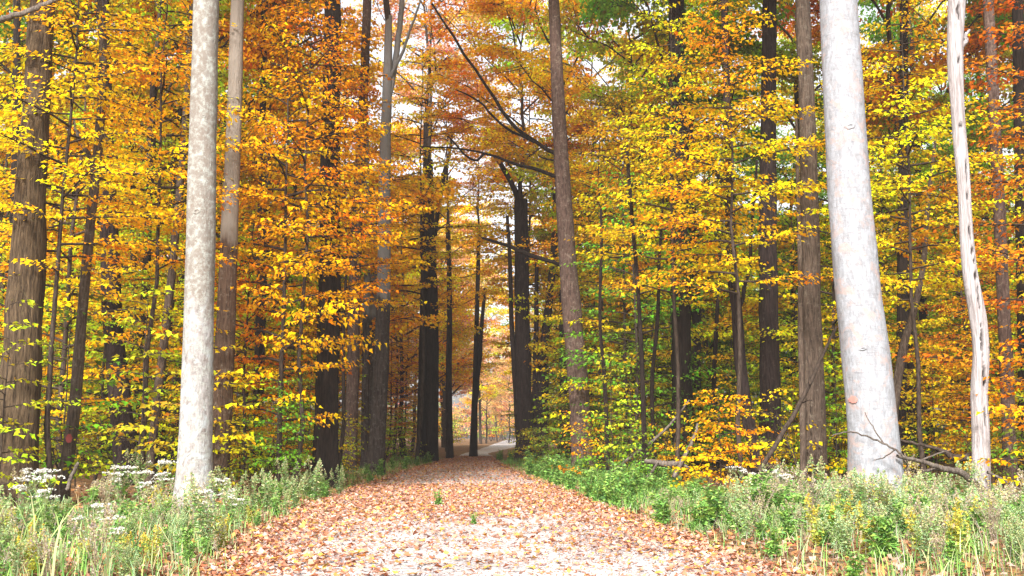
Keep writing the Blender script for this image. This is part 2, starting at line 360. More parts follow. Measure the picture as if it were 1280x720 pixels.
# tree kinds (every copy shares these meshes)
K = {}
for i in range(5):                                 # understory maples, 6 to 9 m, broad layered boughs
    K['under', i] = build_tree('under%d' % i, 10+i, 7.0 + i*0.5, 0.055, 0.9, 2.3 + 0.12*i, 50, 0.085, 0.043, rise=0.24, lobed=True)
for i in range(4):                                 # saplings of 3 to 4 m
    K['sap', i] = build_tree('sap%d' % i, 30+i, 3.4, 0.022, 0.35, 1.25, 22, 0.10, 0.06, rise=0.18, lobed=True)
for i in range(4):                                 # shrubs
    K['shrub', i] = build_tree('shrub%d' % i, 50+i, 1.7, 0.014, 0.15, 0.85, 26, 0.075, 0.055, rise=0.35, stems=4, jit=0.5)
for i in range(4):                                 # high crowns (origin at the trunk's fork)
    K['canopy', i] = build_broad('canopy%d' % i, 70+i, 10.0, 0.11, 0.3, 4.6, 12, 14, 0.135, 0.062)
for i in range(3):                                 # slim trees with loose crowns from low down to the top
    K['tall', i] = build_broad('tall%d' % i, 90+i, 15.0, 0.13, 2.6, 3.7, 17, 13, 0.13, 0.058)
for i in range(3):                                 # maples bearing boughs only above head height
    K['high', i] = build_tree('high%d' % i, 150+i, 11.5, 0.06, 4.2, 2.6, 52, 0.092, 0.043, rise=0.16, lobed=True)
K['orange', 0] = build_tree('orangesap', 131, 2.3, 0.018, 0.25, 1.2, 26, 0.085, 0.034, rise=0.16, lobed=True, lean=0.02)
for i in range(3):                                 # trunks for the tall trees of the wood
    g = np.random.default_rng(200+i); z = np.linspace(0, 13, 16)
    P = np.column_stack([np.cumsum(g.normal(0, 0.03, (16, 2)), 0), z]); P[:, :2] -= P[0, :2]
    v, f = tube(P, np.interp(z, [0, 0.5, 13], [0.27, 0.2, 0.11]), 12, wob=0.05, seed=i)
    o = mesh_obj('pole', v, f, B['dark']); K['pole', i] = (o.data, P[-1]); bpy.data.objects.remove(o)

COL = {'orange': (0.88, 0.45, 0.006), 'amber': (0.87, 0.54, 0.008), 'yellow': (0.78, 0.62, 0.012), 'lime': (0.48, 0.56, 0.02),
       'green': (0.18, 0.36, 0.025), 'rust': (0.72, 0.27, 0.012), 'coral': (0.88, 0.52, 0.18)}
def tree(kind, i, name, label, cat, x, y, colour, group, s=1.0, rz=0.0, z=None):
    t = thing(name, label, cat, (x, y, float(ground_z(x, y)) - 0.03 if z is None else z), rz, group, s)
    wm, cm = K[kind, i]
    link('trunk', wm, t)
    cr = link('crown', cm, t); cr['kind'] = 'stuff'
    c = COL[colour]; cr.color = (*c, 1)
    return t

# ------------------------------------------------------------------ the setting
def grid(xs, ys, zf):
    X, Y = np.meshgrid(xs, ys); v = np.stack([X.ravel(), Y.ravel(), zf(X, Y).ravel()], 1)
    nx = len(xs); i = (np.arange(len(ys)-1)[:, None]*nx + np.arange(nx-1)[None]).ravel()
    return v, np.stack([i, i+1, i+nx+1, i+nx], 1)
xs = np.concatenate([[-260, -120, -60], np.arange(-30, 30.1, 0.5), [60, 120, 260]])
ys = np.concatenate([[-60, -20], np.arange(-6, 70, 0.5), np.arange(70, 130, 4), [160, 240, 345]])
v, f = grid(xs, ys, lambda X, Y: ground_z(X, Y) - 0.004)
o = mesh_obj('ground', v, f, M_FLOOR); o['kind'] = 'structure'
g = np.random.default_rng(5)
yy = np.concatenate([np.arange(-6, 60, 0.25), np.arange(60, 320, 3.0)])
jl = np.convolve(g.normal(0, 0.22, len(yy)), np.ones(4)/4, 'same'); jr = np.convolve(g.normal(0, 0.22, len(yy)), np.ones(4)/4, 'same')
lx, rx = path_l(yy) + jl, path_r(yy) + jr
uu = np.linspace(0, 1, 15)
X = lx[:, None]*(1-uu) + rx[:, None]*uu; Y = np.repeat(yy[:, None], 15, 1)
Z = 0.0*X + 0.02*np.sin(uu*np.pi)[None] + 0.006*np.sin(X*3)*np.sin(Y*2) + ground_z(X, Y)*0 - 0.002; Z[:, [0, -1]] -= 0.02
i = (np.arange(len(yy)-1)[:, None]*15 + np.arange(14)[None]).ravel()
path = mesh_obj('path', np.stack([X.ravel(), Y.ravel(), Z.ravel()], 1), np.stack([i, i+1, i+16, i+15], 1), M_GRAVEL); path['kind'] = 'structure'

# ------------------------------------------------------------------ the trunks one can tell apart
# points are (photo x, y, width in pixels) at depth d; the first is low on the trunk, the trunk is carried on above the frame
def px_trunk(name, label, d, pts, barkname, top=13.0, crown=None, ccol='amber', seed=0, wob=0.04, flare=0.35, limbs=(), cat='tree', sides=20, rot=None, n=70, cs=1.0, extend=True):
    W = [px(x, y, d) for x, y, _ in pts]; R = [wd*d/F/2 for *_, wd in pts]
    dv = (W[0] - W[1])/(W[0][2] - W[1][2])
    zb = float(ground_z(W[0][0], d)) - 0.12
    if W[0][2] > zb + 0.05:
        W.insert(0, W[0] + np.clip(dv, -0.25, 1)*[1, 1, 0]*(zb - W[0][2]) + [0, 0, zb - W[0][2]]); R.insert(0, R[0]*1.06)
    if extend and W[-1][2] < top:
        du = (W[-1] - W[-3])/(W[-1][2] - W[-3][2])
        for k in (0.5, 1.0):
            h = (top - W[-1][2])*(0.5 if k == 0.5 else 1.0)
            W.append(W[-1] + np.clip(du, -0.12, 1)*h); R.append(R[-1]*0.85)
    W = np.array(W); base = W[0].copy()
    Pp = smooth_path(W, n); Rr = np.interp(np.linspace(0, len(W)-1, n), np.arange(len(W)), R)
    g = np.random.default_rng(seed + 900)
    t = thing(name, label, cat, base)
    v, f = tube(Pp - base, Rr, sides, wob=wob, seed=seed, flare=flare)
    attr = None
    if rot:
        attr = np.zeros(len(v)); Pl = v.reshape(n, sides, 3)
        zc = (Pp - base)[:, 2]
        for (hx, hy, hw, hh) in rot:                # hollows: pixel, width, height
            hp = px(hx, hy, d) - base
            dx = (v[:, 0] - hp[0])/(hw*d/F/2); dz = (v[:, 2] - hp[2])/(hh*d/F/2)
            front = v[:, 1] < np.repeat((Pp - base)[:, 1], sides)
            k = np.clip(1.5 - (dx**2 + dz**2) + 0.9*np.sin(v[:, 2]*61 + hx)*np.sin(v[:, 0]*90 + v[:, 2]*23), 0, 1)*front
            v[:, 1] += k*0.05; attr = np.maximum(attr, k)
    tr = mesh_obj('trunk', v, f, B[barkname], t, attr=attr)
    for lp in limbs:                                # limbs given as pixels too, last value is their depth offset at the tip
        pts_l, dz_ = lp
        Wl = [px(x, y, d + dz_*k/(len(pts_l)-1)) - base for k, (x, y, _) in enumerate(pts_l)]
        Pl = smooth_path(Wl, 14); Rl = np.interp(np.linspace(0, len(Wl)-1, 14), np.arange(len(Wl)), [q[2]*d/F/2 for q in pts_l])
        lv, lf = tube(Pl + g.normal(0, 0.01, (14, 3)), Rl, 8, wob=0.06, seed=seed+3)
        mesh_obj('limb', lv, lf, B[barkname if barkname != 'mauve' else 'dark'], t)
    if crown is not None:
        wm, cm = K['canopy', crown]
        for nm, me in (('limb', wm), ('crown', cm)):
            o = link(nm, me, t); o.location = Pp[-1] - base - np.array([0, 0, 0.25]); o.rotation_euler = (0, 0, seed*1.7); o.scale = (cs, cs, cs)
            if nm == 'crown': o['kind'] = 'stuff'; o.color = (*COL[ccol], 1)
    TR.append((pts, d))
    return t, base
TR = []
T = px_trunk
T('oak_tree', 'stout brown tree with furrowed bark behind the weeds at the wood edge', 18.5, [(20, 575, 50), (30, 400, 46), (38, 250, 38), (47, 110, 33), (53, 0, 30)], 'furrow', crown=0, seed=1, ccol='amber', wob=0.05)
T('slender_tree', 'thin dark pole standing behind the stout furrowed oak', 32, [(8, 540, 12), (14, 400, 12), (20, 200, 11), (21, 60, 9), (21, 0, 9)], 'dark', crown=1, seed=2, sides=10)
t, b_ = T('young_tree', 'slim grey crooked tree with a red paint mark near its base', 20, [(80, 600, 17), (93, 510, 15), (102, 400, 13), (112, 290, 12), (124, 170, 12), (129, 60, 10), (122, 0, 9)], 'grey', crown=2, seed=3, top=11, cs=0.7, sides=14,
   limbs=[([(118, 215, 7), (108, 190, 6), (97, 170, 4), (92, 150, 2)], 0.6)])
pm = px(90, 550, 20)
def paint(parent, base, X, Y, d, wpx, hpx, r, m, cxpx, nm='paint_mark'):
    """a blaze of paint wrapped on the trunk's camera side"""
    c = px(X, Y, d) - base; a = np.linspace(-1, 1, 9); b = np.linspace(-1, 1, 7); g = np.random.default_rng(8)
    A_, B_ = np.meshgrid(a, b); cx = (cxpx - X)*d/F                 # trunk axis, seen from the mark
    ox = A_*wpx*d/F/2*(1 - 0.25*B_**2)*g.uniform(0.75, 1.15, (7, 1)); oz = B_*hpx*d/F/2*(1 - 0.35*A_**2)*g.uniform(0.75, 1.2, (1, 9))
    yy_ = -np.sqrt(np.maximum(r*r - (ox - cx)**2, 1e-4))
    v = np.stack([c[0] + ox.ravel(), c[1] + yy_.ravel(), c[2] + oz.ravel()], 1)
    i = (np.arange(6)[:, None]*9 + np.arange(8)[None]).ravel()
    mesh_obj(nm, v, np.stack([i, i+1, i+10, i+9], 1), m, parent)
def knot(parent, base, X, Y, d, rpx, cxpx, r, m):
    """a branch scar: a raised ring with a sunk middle on the trunk's camera side"""
    c = px(X, Y, d) - base; cx = (cxpx - X)*d/F; rp = rpx*d/F; g = np.random.default_rng(int(X*7+Y))
    rho = np.linspace(0, 1, 8); a = np.linspace(0, 2*np.pi, 18, endpoint=False); A_, Rh = np.meshgrid(a, rho)
    k = 1 + 0.16*np.sin(A_*2 + g.uniform(0, 6)) + 0.10*np.sin(A_*5 + g.uniform(0, 6))
    ox = Rh*rp*1.25*np.cos(A_)*k; oz = Rh*rp*0.85*np.sin(A_)*k
    hgt = rp*(0.22*np.exp(-((Rh - 0.58)/0.22)**2) - 0.10*np.exp(-(Rh/0.3)**2) - 0.16*Rh**6)
    yy_ = -np.sqrt(np.maximum(r*r - (ox - cx)**2, 1e-4)) - hgt
    v = np.stack([c[0] + ox.ravel(), c[1] + yy_.ravel(), c[2] + oz.ravel()], 1)
    i, j = np.meshgrid(np.arange(7), np.arange(18), indexing='ij'); j2 = (j+1) % 18
    mesh_obj('knot', v, np.stack([i*18+j, i*18+j2, (i+1)*18+j2, (i+1)*18+j], -1).reshape(-1, 4), B[m], parent, attr=np.clip(0.8 - Rh.ravel()/0.40, 0, 0.45))
paint(t, b_, 89.5, 548, 20, 7, 13, 0.135, M_RED, 87)
T('dark_tree', 'dark purplish trunk rising behind the slim crooked grey tree', 27, [(158, 590, 30), (148, 480, 26), (140, 390, 24), (137, 300, 23), (133, 200, 21), (131, 80, 15), (130, 0, 13)], 'purple', crown=3, seed=4, ccol='orange')
T('slender_tree', 'thin brown stem leaning towards the big pale trunk', 26, [(190, 560, 11), (200, 470, 11), (214, 350, 10), (226, 220, 9), (236, 90, 8), (240, 0, 7)], 'grey', seed=5, sides=10, top=10)
T('slender_tree', 'very thin dark stem between the purplish trunk and the big pale trunk', 33, [(172, 560, 8), (169, 400, 9), (165, 250, 8), (163, 110, 7), (160, 0, 7)], 'dark', seed=6, sides=8, crown=1)
t, b_ = T('pale_tree', 'big straight pale grey trunk with mottled lichen at the path edge', 17.2, [(243, 625, 43), (246, 500, 39), (249, 380, 37), (252, 250, 36), (255, 110, 34), (258, 0, 32)], 'pale', crown=1, seed=7, wob=0.022, sides=28, n=90, ccol='yellow', flare=0.6)
for q in ((251, 268, 5, 251.5, 36), (259, 150, 3, 254, 34.5)): knot(t, b_, q[0], q[1], 17.2, q[2], q[3], q[4]*17.2/F/2*1.005, 'pale')
T('two_toned_tree', 'straight tree with brown lower bark and pale bark above, close behind the pale trunk', 22, [(273, 585, 27), (279, 470, 26), (284, 360, 23), (288, 260, 21), (293, 140, 19), (297, 0, 17)], 'twotone', crown=2, seed=8, wob=0.03, sides=22, ccol='orange')
T('slender_tree', 'thin dark pole half hidden in the vivid orange boughs', 33, [(318, 570, 9), (322, 450, 9), (326, 300, 9), (329, 120, 8), (331, 0, 8)], 'dark', seed=9, sides=8, crown=3, ccol='orange')
T('dark_tree', 'stout very dark trunk at the leafy path edge beneath orange boughs', 25, [(406, 600, 33), (409, 480, 29), (412, 350, 27), (413, 200, 25), (415, 80, 22), (416, 0, 21)], 'dark', crown=0, seed=10, ccol='orange', wob=0.06)
T('brown_tree', 'straight grey brown trunk beside the pair of thin pale poles', 36, [(437, 580, 17), (441, 470, 16), (444, 330, 15), (449, 220, 14), (455, 110, 12), (459, 0, 11)], 'mauve', crown=1, seed=11, sides=16)
T('slender_tree', 'thin pale pole between two larger trunks at the path edge', 39, [(456, 575, 10), (457, 450, 9), (459, 300, 8), (457, 170, 8), (454, 60, 7)], 'greytop', seed=12, sides=10, top=14)
T('slender_tree', 'short dead grey pole beside the pale topped forked tree', 41, [(465, 570, 13), (467, 460, 12), (467, 330, 12), (466, 235, 8)], 'greytop', seed=13, sides=12, extend=False)
T('forked_tree', 'tree with dark base and pale grey upper trunk forking near the top', 34, [(470, 580, 22), (476, 470, 19), (480, 340, 17), (481, 210, 15), (484, 110, 12), (486, 20, 9)], 'greytop', crown=2, seed=14, sides=18, ccol='orange',
  limbs=[([(484, 130, 9), (492, 90, 8), (499, 40, 8), (502, 0, 7), (506, -60, 5)], 0.5), ([(489, 95, 5), (505, 60, 4), (517, 25, 3), (528, -5, 2)], -1.0)])
T('dark_tree', 'dark trunk of a close pair by the bend of the path', 52, [(527, 562, 13), (529, 460, 12), (532, 330, 12), (533, 240, 11), (534, 150, 9)], 'dark', crown=3, seed=15, sides=14, top=13,
  limbs=[([(543, 300, 5), (548, 260, 6), (556, 215, 6), (562, 190, 4), (566, 160, 3)], 0)])
T('dark_tree', 'thicker trunk of a close dark pair by the bend of the path', 50, [(540, 566, 16), (541, 470, 15), (541, 380, 14), (538, 290, 12), (536, 200, 10)], 'dark', crown=0, seed=16, sides=14, ccol='coral', top=12)
T('slender_tree', 'thin brown trunk past the dark pair by the path bend', 56, [(562, 558, 9), (561, 470, 8), (562, 380, 7), (560, 280, 6)], 'purple', crown=1, seed=17, sides=10, ccol='orange', top=12, cs=0.8)
T('slender_tree', 'slim black trunk at the far verge where the path bends', 60, [(592, 556, 10), (594, 480, 7), (596, 400, 6), (598, 320, 5)], 'dark', crown=2, seed=18, sides=10, ccol='coral', top=13, cs=0.6,
  limbs=[([(594, 520, 4), (598, 470, 5), (602, 410, 5), (606, 360, 4)], 0)])
t, b_ = T('many_stemmed_tree', 'thick dark tree splitting into several stems beside the path bend', 47, [(657, 566, 25), (655, 500, 20), (653, 420, 19), (652, 320, 18), (651, 250, 17)], 'purple', seed=19, top=10.7, sides=20, crown=3, ccol='orange',
  limbs=[([(674, 572, 24), (677, 510, 18), (680, 440, 12), (686, 380, 10), (692, 320, 9), (695, 240, 7)], 0.3),
         ([(667, 566, 16), (669, 480, 7), (670, 400, 6), (671, 320, 5)], 0.5),
         ([(652, 560, 14), (645, 490, 7), (640, 410, 6), (637, 320, 5), (634, 270, 4)], -0.3),
         ([(651, 255, 9), (641, 232, 7), (626, 206, 6), (614, 190, 4)], 0)])
T('slender_tree', 'dull mauve trunk tucked behind the lichen flecked brown trunk', 43, [(707, 560, 15), (706, 470, 13), (705, 380, 12), (706, 260, 11)], 'purple', crown=0, seed=20, sides=12, ccol='amber', top=12)
T('brown_tree', 'tall brown trunk flecked with pale lichen at the grassy path edge', 31, [(729, 585, 28), (723, 480, 26), (714, 380, 24), (706, 270, 21), (699, 150, 18), (692, 0, 14)], 'mauve', crown=1, seed=21, wob=0.03, sides=22, ccol='amber',
  limbs=[([(708, 335, 5), (690, 327, 5), (660, 318, 6), (635, 308, 5), (604, 297, 3)], 1.5),
         ([(703, 225, 5), (672, 212, 5), (645, 205, 4), (608, 192, 3), (575, 186, 2.4), (525, 182, 1.6)], -1.0),
         ([(700, 195, 5.5), (660, 172, 5), (636, 150, 5), (608, 108, 4), (575, 60, 3.5), (540, 5, 2.6)], 1.0),
         ([(668, 178, 3.5), (630, 158, 3.2), (600, 128, 2.6), (570, 112, 1.6)], -0.8),
         ([(606, 192, 3), (590, 200, 3), (560, 170, 2)], -1.0)])
T('ivy_tree', 'very dark trunk dressed with green ivy among yellow leaves', 29, [(853, 570, 26), (852, 470, 25), (851, 360, 24), (850, 240, 22), (847, 110, 21), (845, 0, 20)], 'dark', crown=2, seed=22, ccol='yellow', wob=0.08)
T('crooked_tree', 'twisting dark tree with a side limb near the small orange sapling', 25, [(945, 570, 17), (935, 520, 15), (926, 460, 14), (921, 390, 14), (914, 330, 14), (912, 250, 13), (910, 160, 11), (907, 60, 9), (905, 0, 8)], 'purple', crown=3, seed=23, sides=14, ccol='yellow', top=11, wob=0.08,
  limbs=[([(916, 262, 6), (900, 225, 6), (880, 196, 5), (868, 178, 4), (856, 150, 2)], 0.5), ([(922, 400, 5), (935, 340, 5), (941, 270, 4), (946, 200, 3)], 0.4)])
T('dark_tree', 'straight dark trunk behind the twisting tree and the orange sapling', 28, [(963, 560, 28), (962, 450, 25), (960, 330, 23), (960, 200, 21), (961, 90, 19), (962, 0, 18)], 'purple', crown=0, seed=24, ccol='yellow', wob=0.05)
T('oak_tree', 'straight grey brown trunk with furrowed bark beside the huge white trunk', 23, [(1018, 575, 31), (1016, 470, 27), (1013, 350, 25), (1011, 220, 22), (1008, 110, 20), (1003, 0, 18)], 'grey', crown=1, seed=25, ccol='amber', wob=0.04)
T('slender_tree', 'thin pale stem touching the furrowed trunk beside the huge white one', 22.4, [(1004, 580, 8), (1003, 500, 8), (1001, 430, 7), (1000, 330, 6), (997, 220, 5)], 'grey', seed=26, sides=10, top=8)
t, b_ = T('white_tree', 'huge smooth white trunk leaning inward at the wood edge', 16.0, [(1096, 612, 66), (1091, 540, 61), (1084, 460, 58), (1073, 370, 56), (1064, 270, 54), (1057, 170, 52), (1052, 80, 50), (1048, 0, 47)], 'white', crown=2, seed=27, wob=0.018, sides=32, n=100, ccol='yellow', flare=0.5, top=12.5)
paint(t, b_, 1061.5, 500, 16, 7, 10, 0.364, M_PINK, 1087.5)
for q in ((1055, 165, 6, 1056.6, 52), (1070, 438, 3.5, 1081.5, 57.5)): knot(t, b_, q[0], q[1], 16.0, q[2], q[3], q[4]*16/F/2*1.005, 'white')
T('slender_tree', 'dark trunk seen between the huge white trunk and the bare snag', 30, [(1126, 560, 13), (1127, 450, 13), (1128, 330, 13), (1129, 200, 12), (1130, 80, 11), (1130, 0, 10)], 'dark', crown=3, seed=28, sides=12, ccol='yellow')
T('slender_tree', 'light brown stem slanting up behind the huge white trunk', 24, [(1113, 560, 12), (1120, 490, 11), (1130, 430, 10), (1142, 390, 9), (1154, 330, 7), (1160, 250, 5)], 'grey', seed=29, sides=10, top=8)
T('snag', 'crooked bare white snag with dark hollows at the wood edge', 16.6, [(1226, 600, 22), (1226, 540, 21), (1224, 490, 20), (1226, 440, 20), (1222, 395, 21), (1213, 345, 19), (1208, 290, 16), (1204, 220, 16), (1197, 140, 17), (1194, 70, 20), (1196, 0, 22), (1200, -70, 20)], 'snag', seed=30, wob=0.03, sides=40, n=220, top=8.5, cat='dead tree', flare=0.1,
  limbs=[([(1199, 62, 8), (1206, 52, 6), (1207, 44, 5), (1213, 38, 3)], -0.1)],
  rot=[(1205, 215, 2, 30), (1206, 246, 2.5, 9), (1209, 290, 3, 16), (1212, 314, 4, 9), (1214, 327, 3, 5), (1216, 345, 4, 10), (1219, 372, 2, 26), (1223, 425, 2, 34), (1194, 78, 4, 5), (1198, 158, 5, 4), (1226, 470, 3, 26), (1194, 15, 3.5, 22), (1196, 75, 3, 4), (1227, 520, 2.5, 22)])
T('brown_tree', 'straight brown trunk behind the bare white snag', 25, [(1262, 560, 17), (1258, 460, 16), (1252, 330, 15), (1246, 200, 15), (1240, 90, 14), (1235, 0, 13)], 'mauve', crown=0, seed=31, sides=16, ccol='amber')
T('dark_tree', 'dark trunk at the edge of the view past the brown one', 29, [(1284, 560, 20), (1281, 400, 18), (1277, 250, 16), (1274, 100, 15), (1272, 0, 14)], 'dark', crown=1, seed=32, sides=14, ccol='orange')
for k, (pts, d) in enumerate([([(806, 575, 7), (803, 470, 6), (798, 370, 5), (790, 270, 5), (783, 180, 4)], 24), ([(818, 570, 6), (815, 480, 5), (822, 400, 5), (824, 330, 4)], 26), ([(760, 575, 6), (756, 480, 5), (750, 400, 4), (752, 300, 4)], 27), ([(895, 570, 7), (893, 470, 6), (897, 380, 5), (900, 300, 4)], 31)]):
    T('slender_tree', ['thin bare sapling pole in yellow leaves beside the ivy clad trunk', 'thin wavering stem close to the ivy clad trunk', 'thin stem standing beside the lichen flecked brown trunk', 'thin stem between the ivy clad trunk and the twisting tree'][k], d, pts, 'dark', seed=40+k, sides=8, top=7, flare=0)

# ------------------------------------------------------------------ scattered wood
rnd = random.Random(11)
PAL = [  # share of colours by screen column: vivid orange beside the pale trunk, yellow green to the other side
 (-400, [('amber', 4), ('yellow', 4), ('orange', 2), ('lime', 4), ('green', 2)]),
 (230, [('orange', 6), ('amber', 4), ('yellow', 3), ('lime', 2), ('green', 1)]),
 (480, [('orange', 4), ('amber', 3), ('coral', 3), ('yellow', 3), ('lime', 1)]),
 (660, [('yellow', 4), ('amber', 2), ('lime', 7), ('orange', 1), ('green', 4)]),
 (860, [('yellow', 3), ('amber', 2), ('lime', 6), ('green', 5)]),
 (1060, [('lime', 5), ('yellow', 2), ('amber', 2), ('rust', 2), ('green', 4)])]
def pick(X, Y, low=False):
    s = scr(X, Y); p = [q for a, q in PAL if s >= a][-1] if s >= -400 else PAL[0][1]
    p = list(p)
    if low: p = [('lime', 5), ('yellow', 3), ('green', 5), ('amber', 2)] + ([('rust', 1)] if s > 1060 else [])
    k = rnd.uniform(0, sum(b for _, b in p))
    for a, b in p:
        k -= b
        if k <= 0: return a
    return p[0][0]
def trunk_x(pts, yv):
    ys_ = [-q[1] for q in pts]; return np.interp(-yv, ys_, [q[0] for q in pts])
def blocked(X, Y, r, top_y=0, share=0.6):
    s = scr(X, Y); h = r*F/Y*share
    for pts, d in TR:
        if d > Y - 0.2 and max(q[2] for q in pts) > 9:
            for yv in (130, 320, 500):
                if abs(trunk_x(pts, yv) - s) < h + pts[2][2]/2: return True
    return False
placed = []
def try_place(n, dmin, dmax, r, sep, clear, share, tries=60, margin=1.25, ign=0.0, dpow=1.0):
    out = []
    for _ in range(n):
        for _ in range(tries):
            Y = dmin + (dmax - dmin)*rnd.random()**dpow
            X = rnd.uniform(-1, 1)*Y*0.474*margin - 0.0
            if path_l(Y) - clear < X < path_r(Y) + clear: continue
            if any((X-a)**2 + (Y-b)**2 < (sep*(0.6 + Y/60))**2 for a, b in placed): continue
            if 835 < scr(X, Y) < 990 and Y < 25: continue
            if 566 < scr(X, Y) < 676 and 54 < Y < 140: continue
            if scr(X, Y) > 1090 and Y < 27 and rnd.random() < 0.6: continue
            if share and blocked(X, Y, r, share=share) and rnd.random() > ign: continue
            placed.append((X, Y)); out.append((X, Y)); break
    return out
SPOT = [(30, 18.5, 'furrowed oak'), (105, 20, 'slim crooked tree'), (140, 27, 'purplish trunk'), (250, 17, 'big pale trunk'), (285, 22, 'two toned tree'), (410, 25, 'stout dark trunk'), (444, 36, 'thin pale poles'), (480, 34, 'pale forked tree'), (536, 51, 'dark pair'),
        (596, 60, 'path bend'), (658, 47, 'many stemmed tree'), (712, 31, 'lichen flecked trunk'), (851, 29, 'ivy clad trunk'), (922, 25, 'twisting tree'), (961, 28, 'straight dark trunk'), (1014, 23, 'furrowed grey trunk'), (1075, 16, 'huge white trunk'), (1128, 30, 'dark trunk'), (1210, 16.6, 'bare snag'), (1252, 25, 'brown trunk past the snag')]
def near(X, Y):
    s = scr(X, Y); k = min(SPOT, key=lambda q: abs(q[0] - s))
    dd = Y - k[1]
    if k[2] == 'path bend': return 'by the path bend' if Y < 75 else 'beyond the path bend'
    if dd < -3: return 'before the ' + k[2]
    return ('far behind the ' if dd > 22 else 'behind the ' if dd > 4 else 'beside the ') + k[2]
NAMEC = {'orange': 'vivid orange', 'amber': 'amber', 'yellow': 'yellow', 'lime': 'yellow green', 'green': 'green', 'rust': 'rusty red', 'coral': 'coral pink'}
for X, Y in try_place(46, 30, 78, 0.3, 1.9, 3.6, 0.0):
    i = rnd.randrange(3)
    c = pick(X, Y); s = rnd.uniform(0.85, 1.2)
    t = thing('tall_tree', 'tall dark tree with %s high crown %s' % (NAMEC[c], near(X, Y)), 'tree', (X, Y, float(ground_z(X, Y)) - 0.1), rnd.uniform(0, 6), 'tall %s trees deep in the wood' % NAMEC[c], (s*rnd.uniform(0.5, 1.0), s*rnd.uniform(0.5, 1.0), s))
    t.scale = (s*0.8, s*0.8, s)
    link('trunk', K['pole', i][0], t)
    q = rnd.randrange(4)
    for nm, me in (('limb', K['canopy', q][0]), ('crown', K['canopy', q][1])):
        o = link(nm, me, t); o.location = Vector(K['pole', i][1]) + Vector((0, 0, -3.5)); o.scale = (1.2, 1.2, 1.25)
        if nm == 'crown': o['kind'] = 'stuff'; o.color = (*COL[c], 1)
placed = []
for X, Y in try_place(60, 34, 82, 2.2, 2.4, 3.6, 0.35, ign=0.25):
    c = pick(X, Y)
    tree('tall', rnd.randrange(3), 'slim_tree', 'slim forest tree clothed in %s leaves %s' % (NAMEC[c], near(X, Y)), 'tree', X, Y, c, 'slim %s trees of the deep wood' % NAMEC[c], rnd.uniform(0.8, 1.25), rnd.uniform(0, 6))
placed = []
for X, Y in try_place(95, 23, 66, 2.0, 1.7, 1.7, 0.5, ign=0.06):
    c = pick(X, Y)
    tree('under', rnd.randrange(5), 'understory_tree', 'understory tree with layered %s boughs %s' % (NAMEC[c], near(X, Y)), 'tree', X, Y, c, 'understory trees with %s boughs' % NAMEC[c], rnd.uniform(0.75, 1.35), rnd.uniform(0, 6))
placed = []
for X, Y in try_place(80, 20.5, 48, 0.9, 1.0, 1.0, 0.5, ign=0.15, dpow=1.3):
    c = pick(X, Y, True)
    tree('sap', rnd.randrange(4), 'sapling', 'young sapling with %s leaves %s' % (NAMEC[c], near(X, Y)), 'sapling', X, Y, c, 'saplings with %s leaves' % NAMEC[c], rnd.uniform(0.7, 1.3), rnd.uniform(0, 6))
placed = []
for X, Y in try_place(130, 20, 55, 0.5, 0.8, 0.7, 0.0, dpow=1.2):
    c = pick(X, Y, True)
    tree('shrub', rnd.randrange(4), 'shrub', 'low bushy shrub with small %s leaves %s' % (NAMEC[c], near(X, Y)), 'shrub', X, Y, c, 'low shrubs with %s leaves' % NAMEC[c], rnd.uniform(0.7, 1.25), rnd.uniform(0, 6))

# feature trees placed by eye
def feature(kind, i, name, label, cat, sx, d, c, s=1.0, rz=0.0):
    X = (sx - 640)*d/F
    return tree(kind, i, name, label, cat, X, d, c, None, s, rz)
sap_ = feature('orange', 0, 'sapling', 'small bright orange sapling with flat tiers at the verge', 'sapling', 897, 20.3, 'amber', 0.9, 0.4)
for o in C.objects:
    if o.parent == sap_ and o.name.startswith('crown'): o.color = (0.88, 0.58, 0.008, 1)
feature('under', 0, 'maple_tree', 'maple of vivid orange tiers between the two toned and dark trunks', 'tree', 352, 23.2, 'orange', (1.15, 1.15, 1.5), 0.6)
feature('high', 0, 'maple_tree', 'maple whose vivid orange boughs cross before the stout very dark trunk', 'tree', 372, 23.4, 'orange', 1.0, 0.3)
feature('high', 1, 'maple_tree', 'maple with high orange boughs beside the pair of thin pale poles', 'tree', 425, 29.5, 'orange', 1.05, 2.3)
feature('high', 2, 'maple_tree', 'maple with high golden green boughs hiding the upper ivy clad trunk', 'tree', 842, 24.5, 'yellow', 0.98, 1.1)
feature('high', 0, 'maple_tree', 'maple with high golden boughs before the upper twisting tree', 'tree', 925, 22.0, 'amber', 0.95, 4.0)
feature('high', 1, 'maple_tree', 'maple with amber boughs hanging before the furrowed oak', 'tree', 75, 18.8, 'amber', 0.95, 5.0)
feature('high', 2, 'maple_tree', 'maple with amber boughs hanging between purplish trunk and pale trunk', 'tree', 182, 21.5, 'amber', 1.0, 3.0)
feature('high', 0, 'maple_tree', 'maple with yellow green boughs between white trunk and bare snag', 'tree', 1150, 21.0, 'yellow', 0.9, 2.0)
feature('high', 2, 'maple_tree', 'maple with orange boughs arching over the path beside the lichen flecked trunk', 'tree', 748, 37.0, 'orange', 1.15, 2.6)
feature('high', 1, 'maple_tree', 'tall maple with golden boughs arching over the path near the dark pair', 'tree', 522, 46, 'amber', 1.6, 0.9)
feature('high', 0, 'maple_tree', 'tall maple with golden boughs arching over the many stemmed tree', 'tree', 664, 54, 'amber', 1.85, 2.2)
feature('sap', 3, 'sapling', 'orange leaved sapling crowding the base of the bare snag', 'sapling', 1285, 16.2, 'orange', 0.85, 1.1)
feature('under', 2, 'maple_tree', 'amber maple spreading behind the furrowed oak', 'tree', 86, 24, 'amber', 1.4, 2.0)
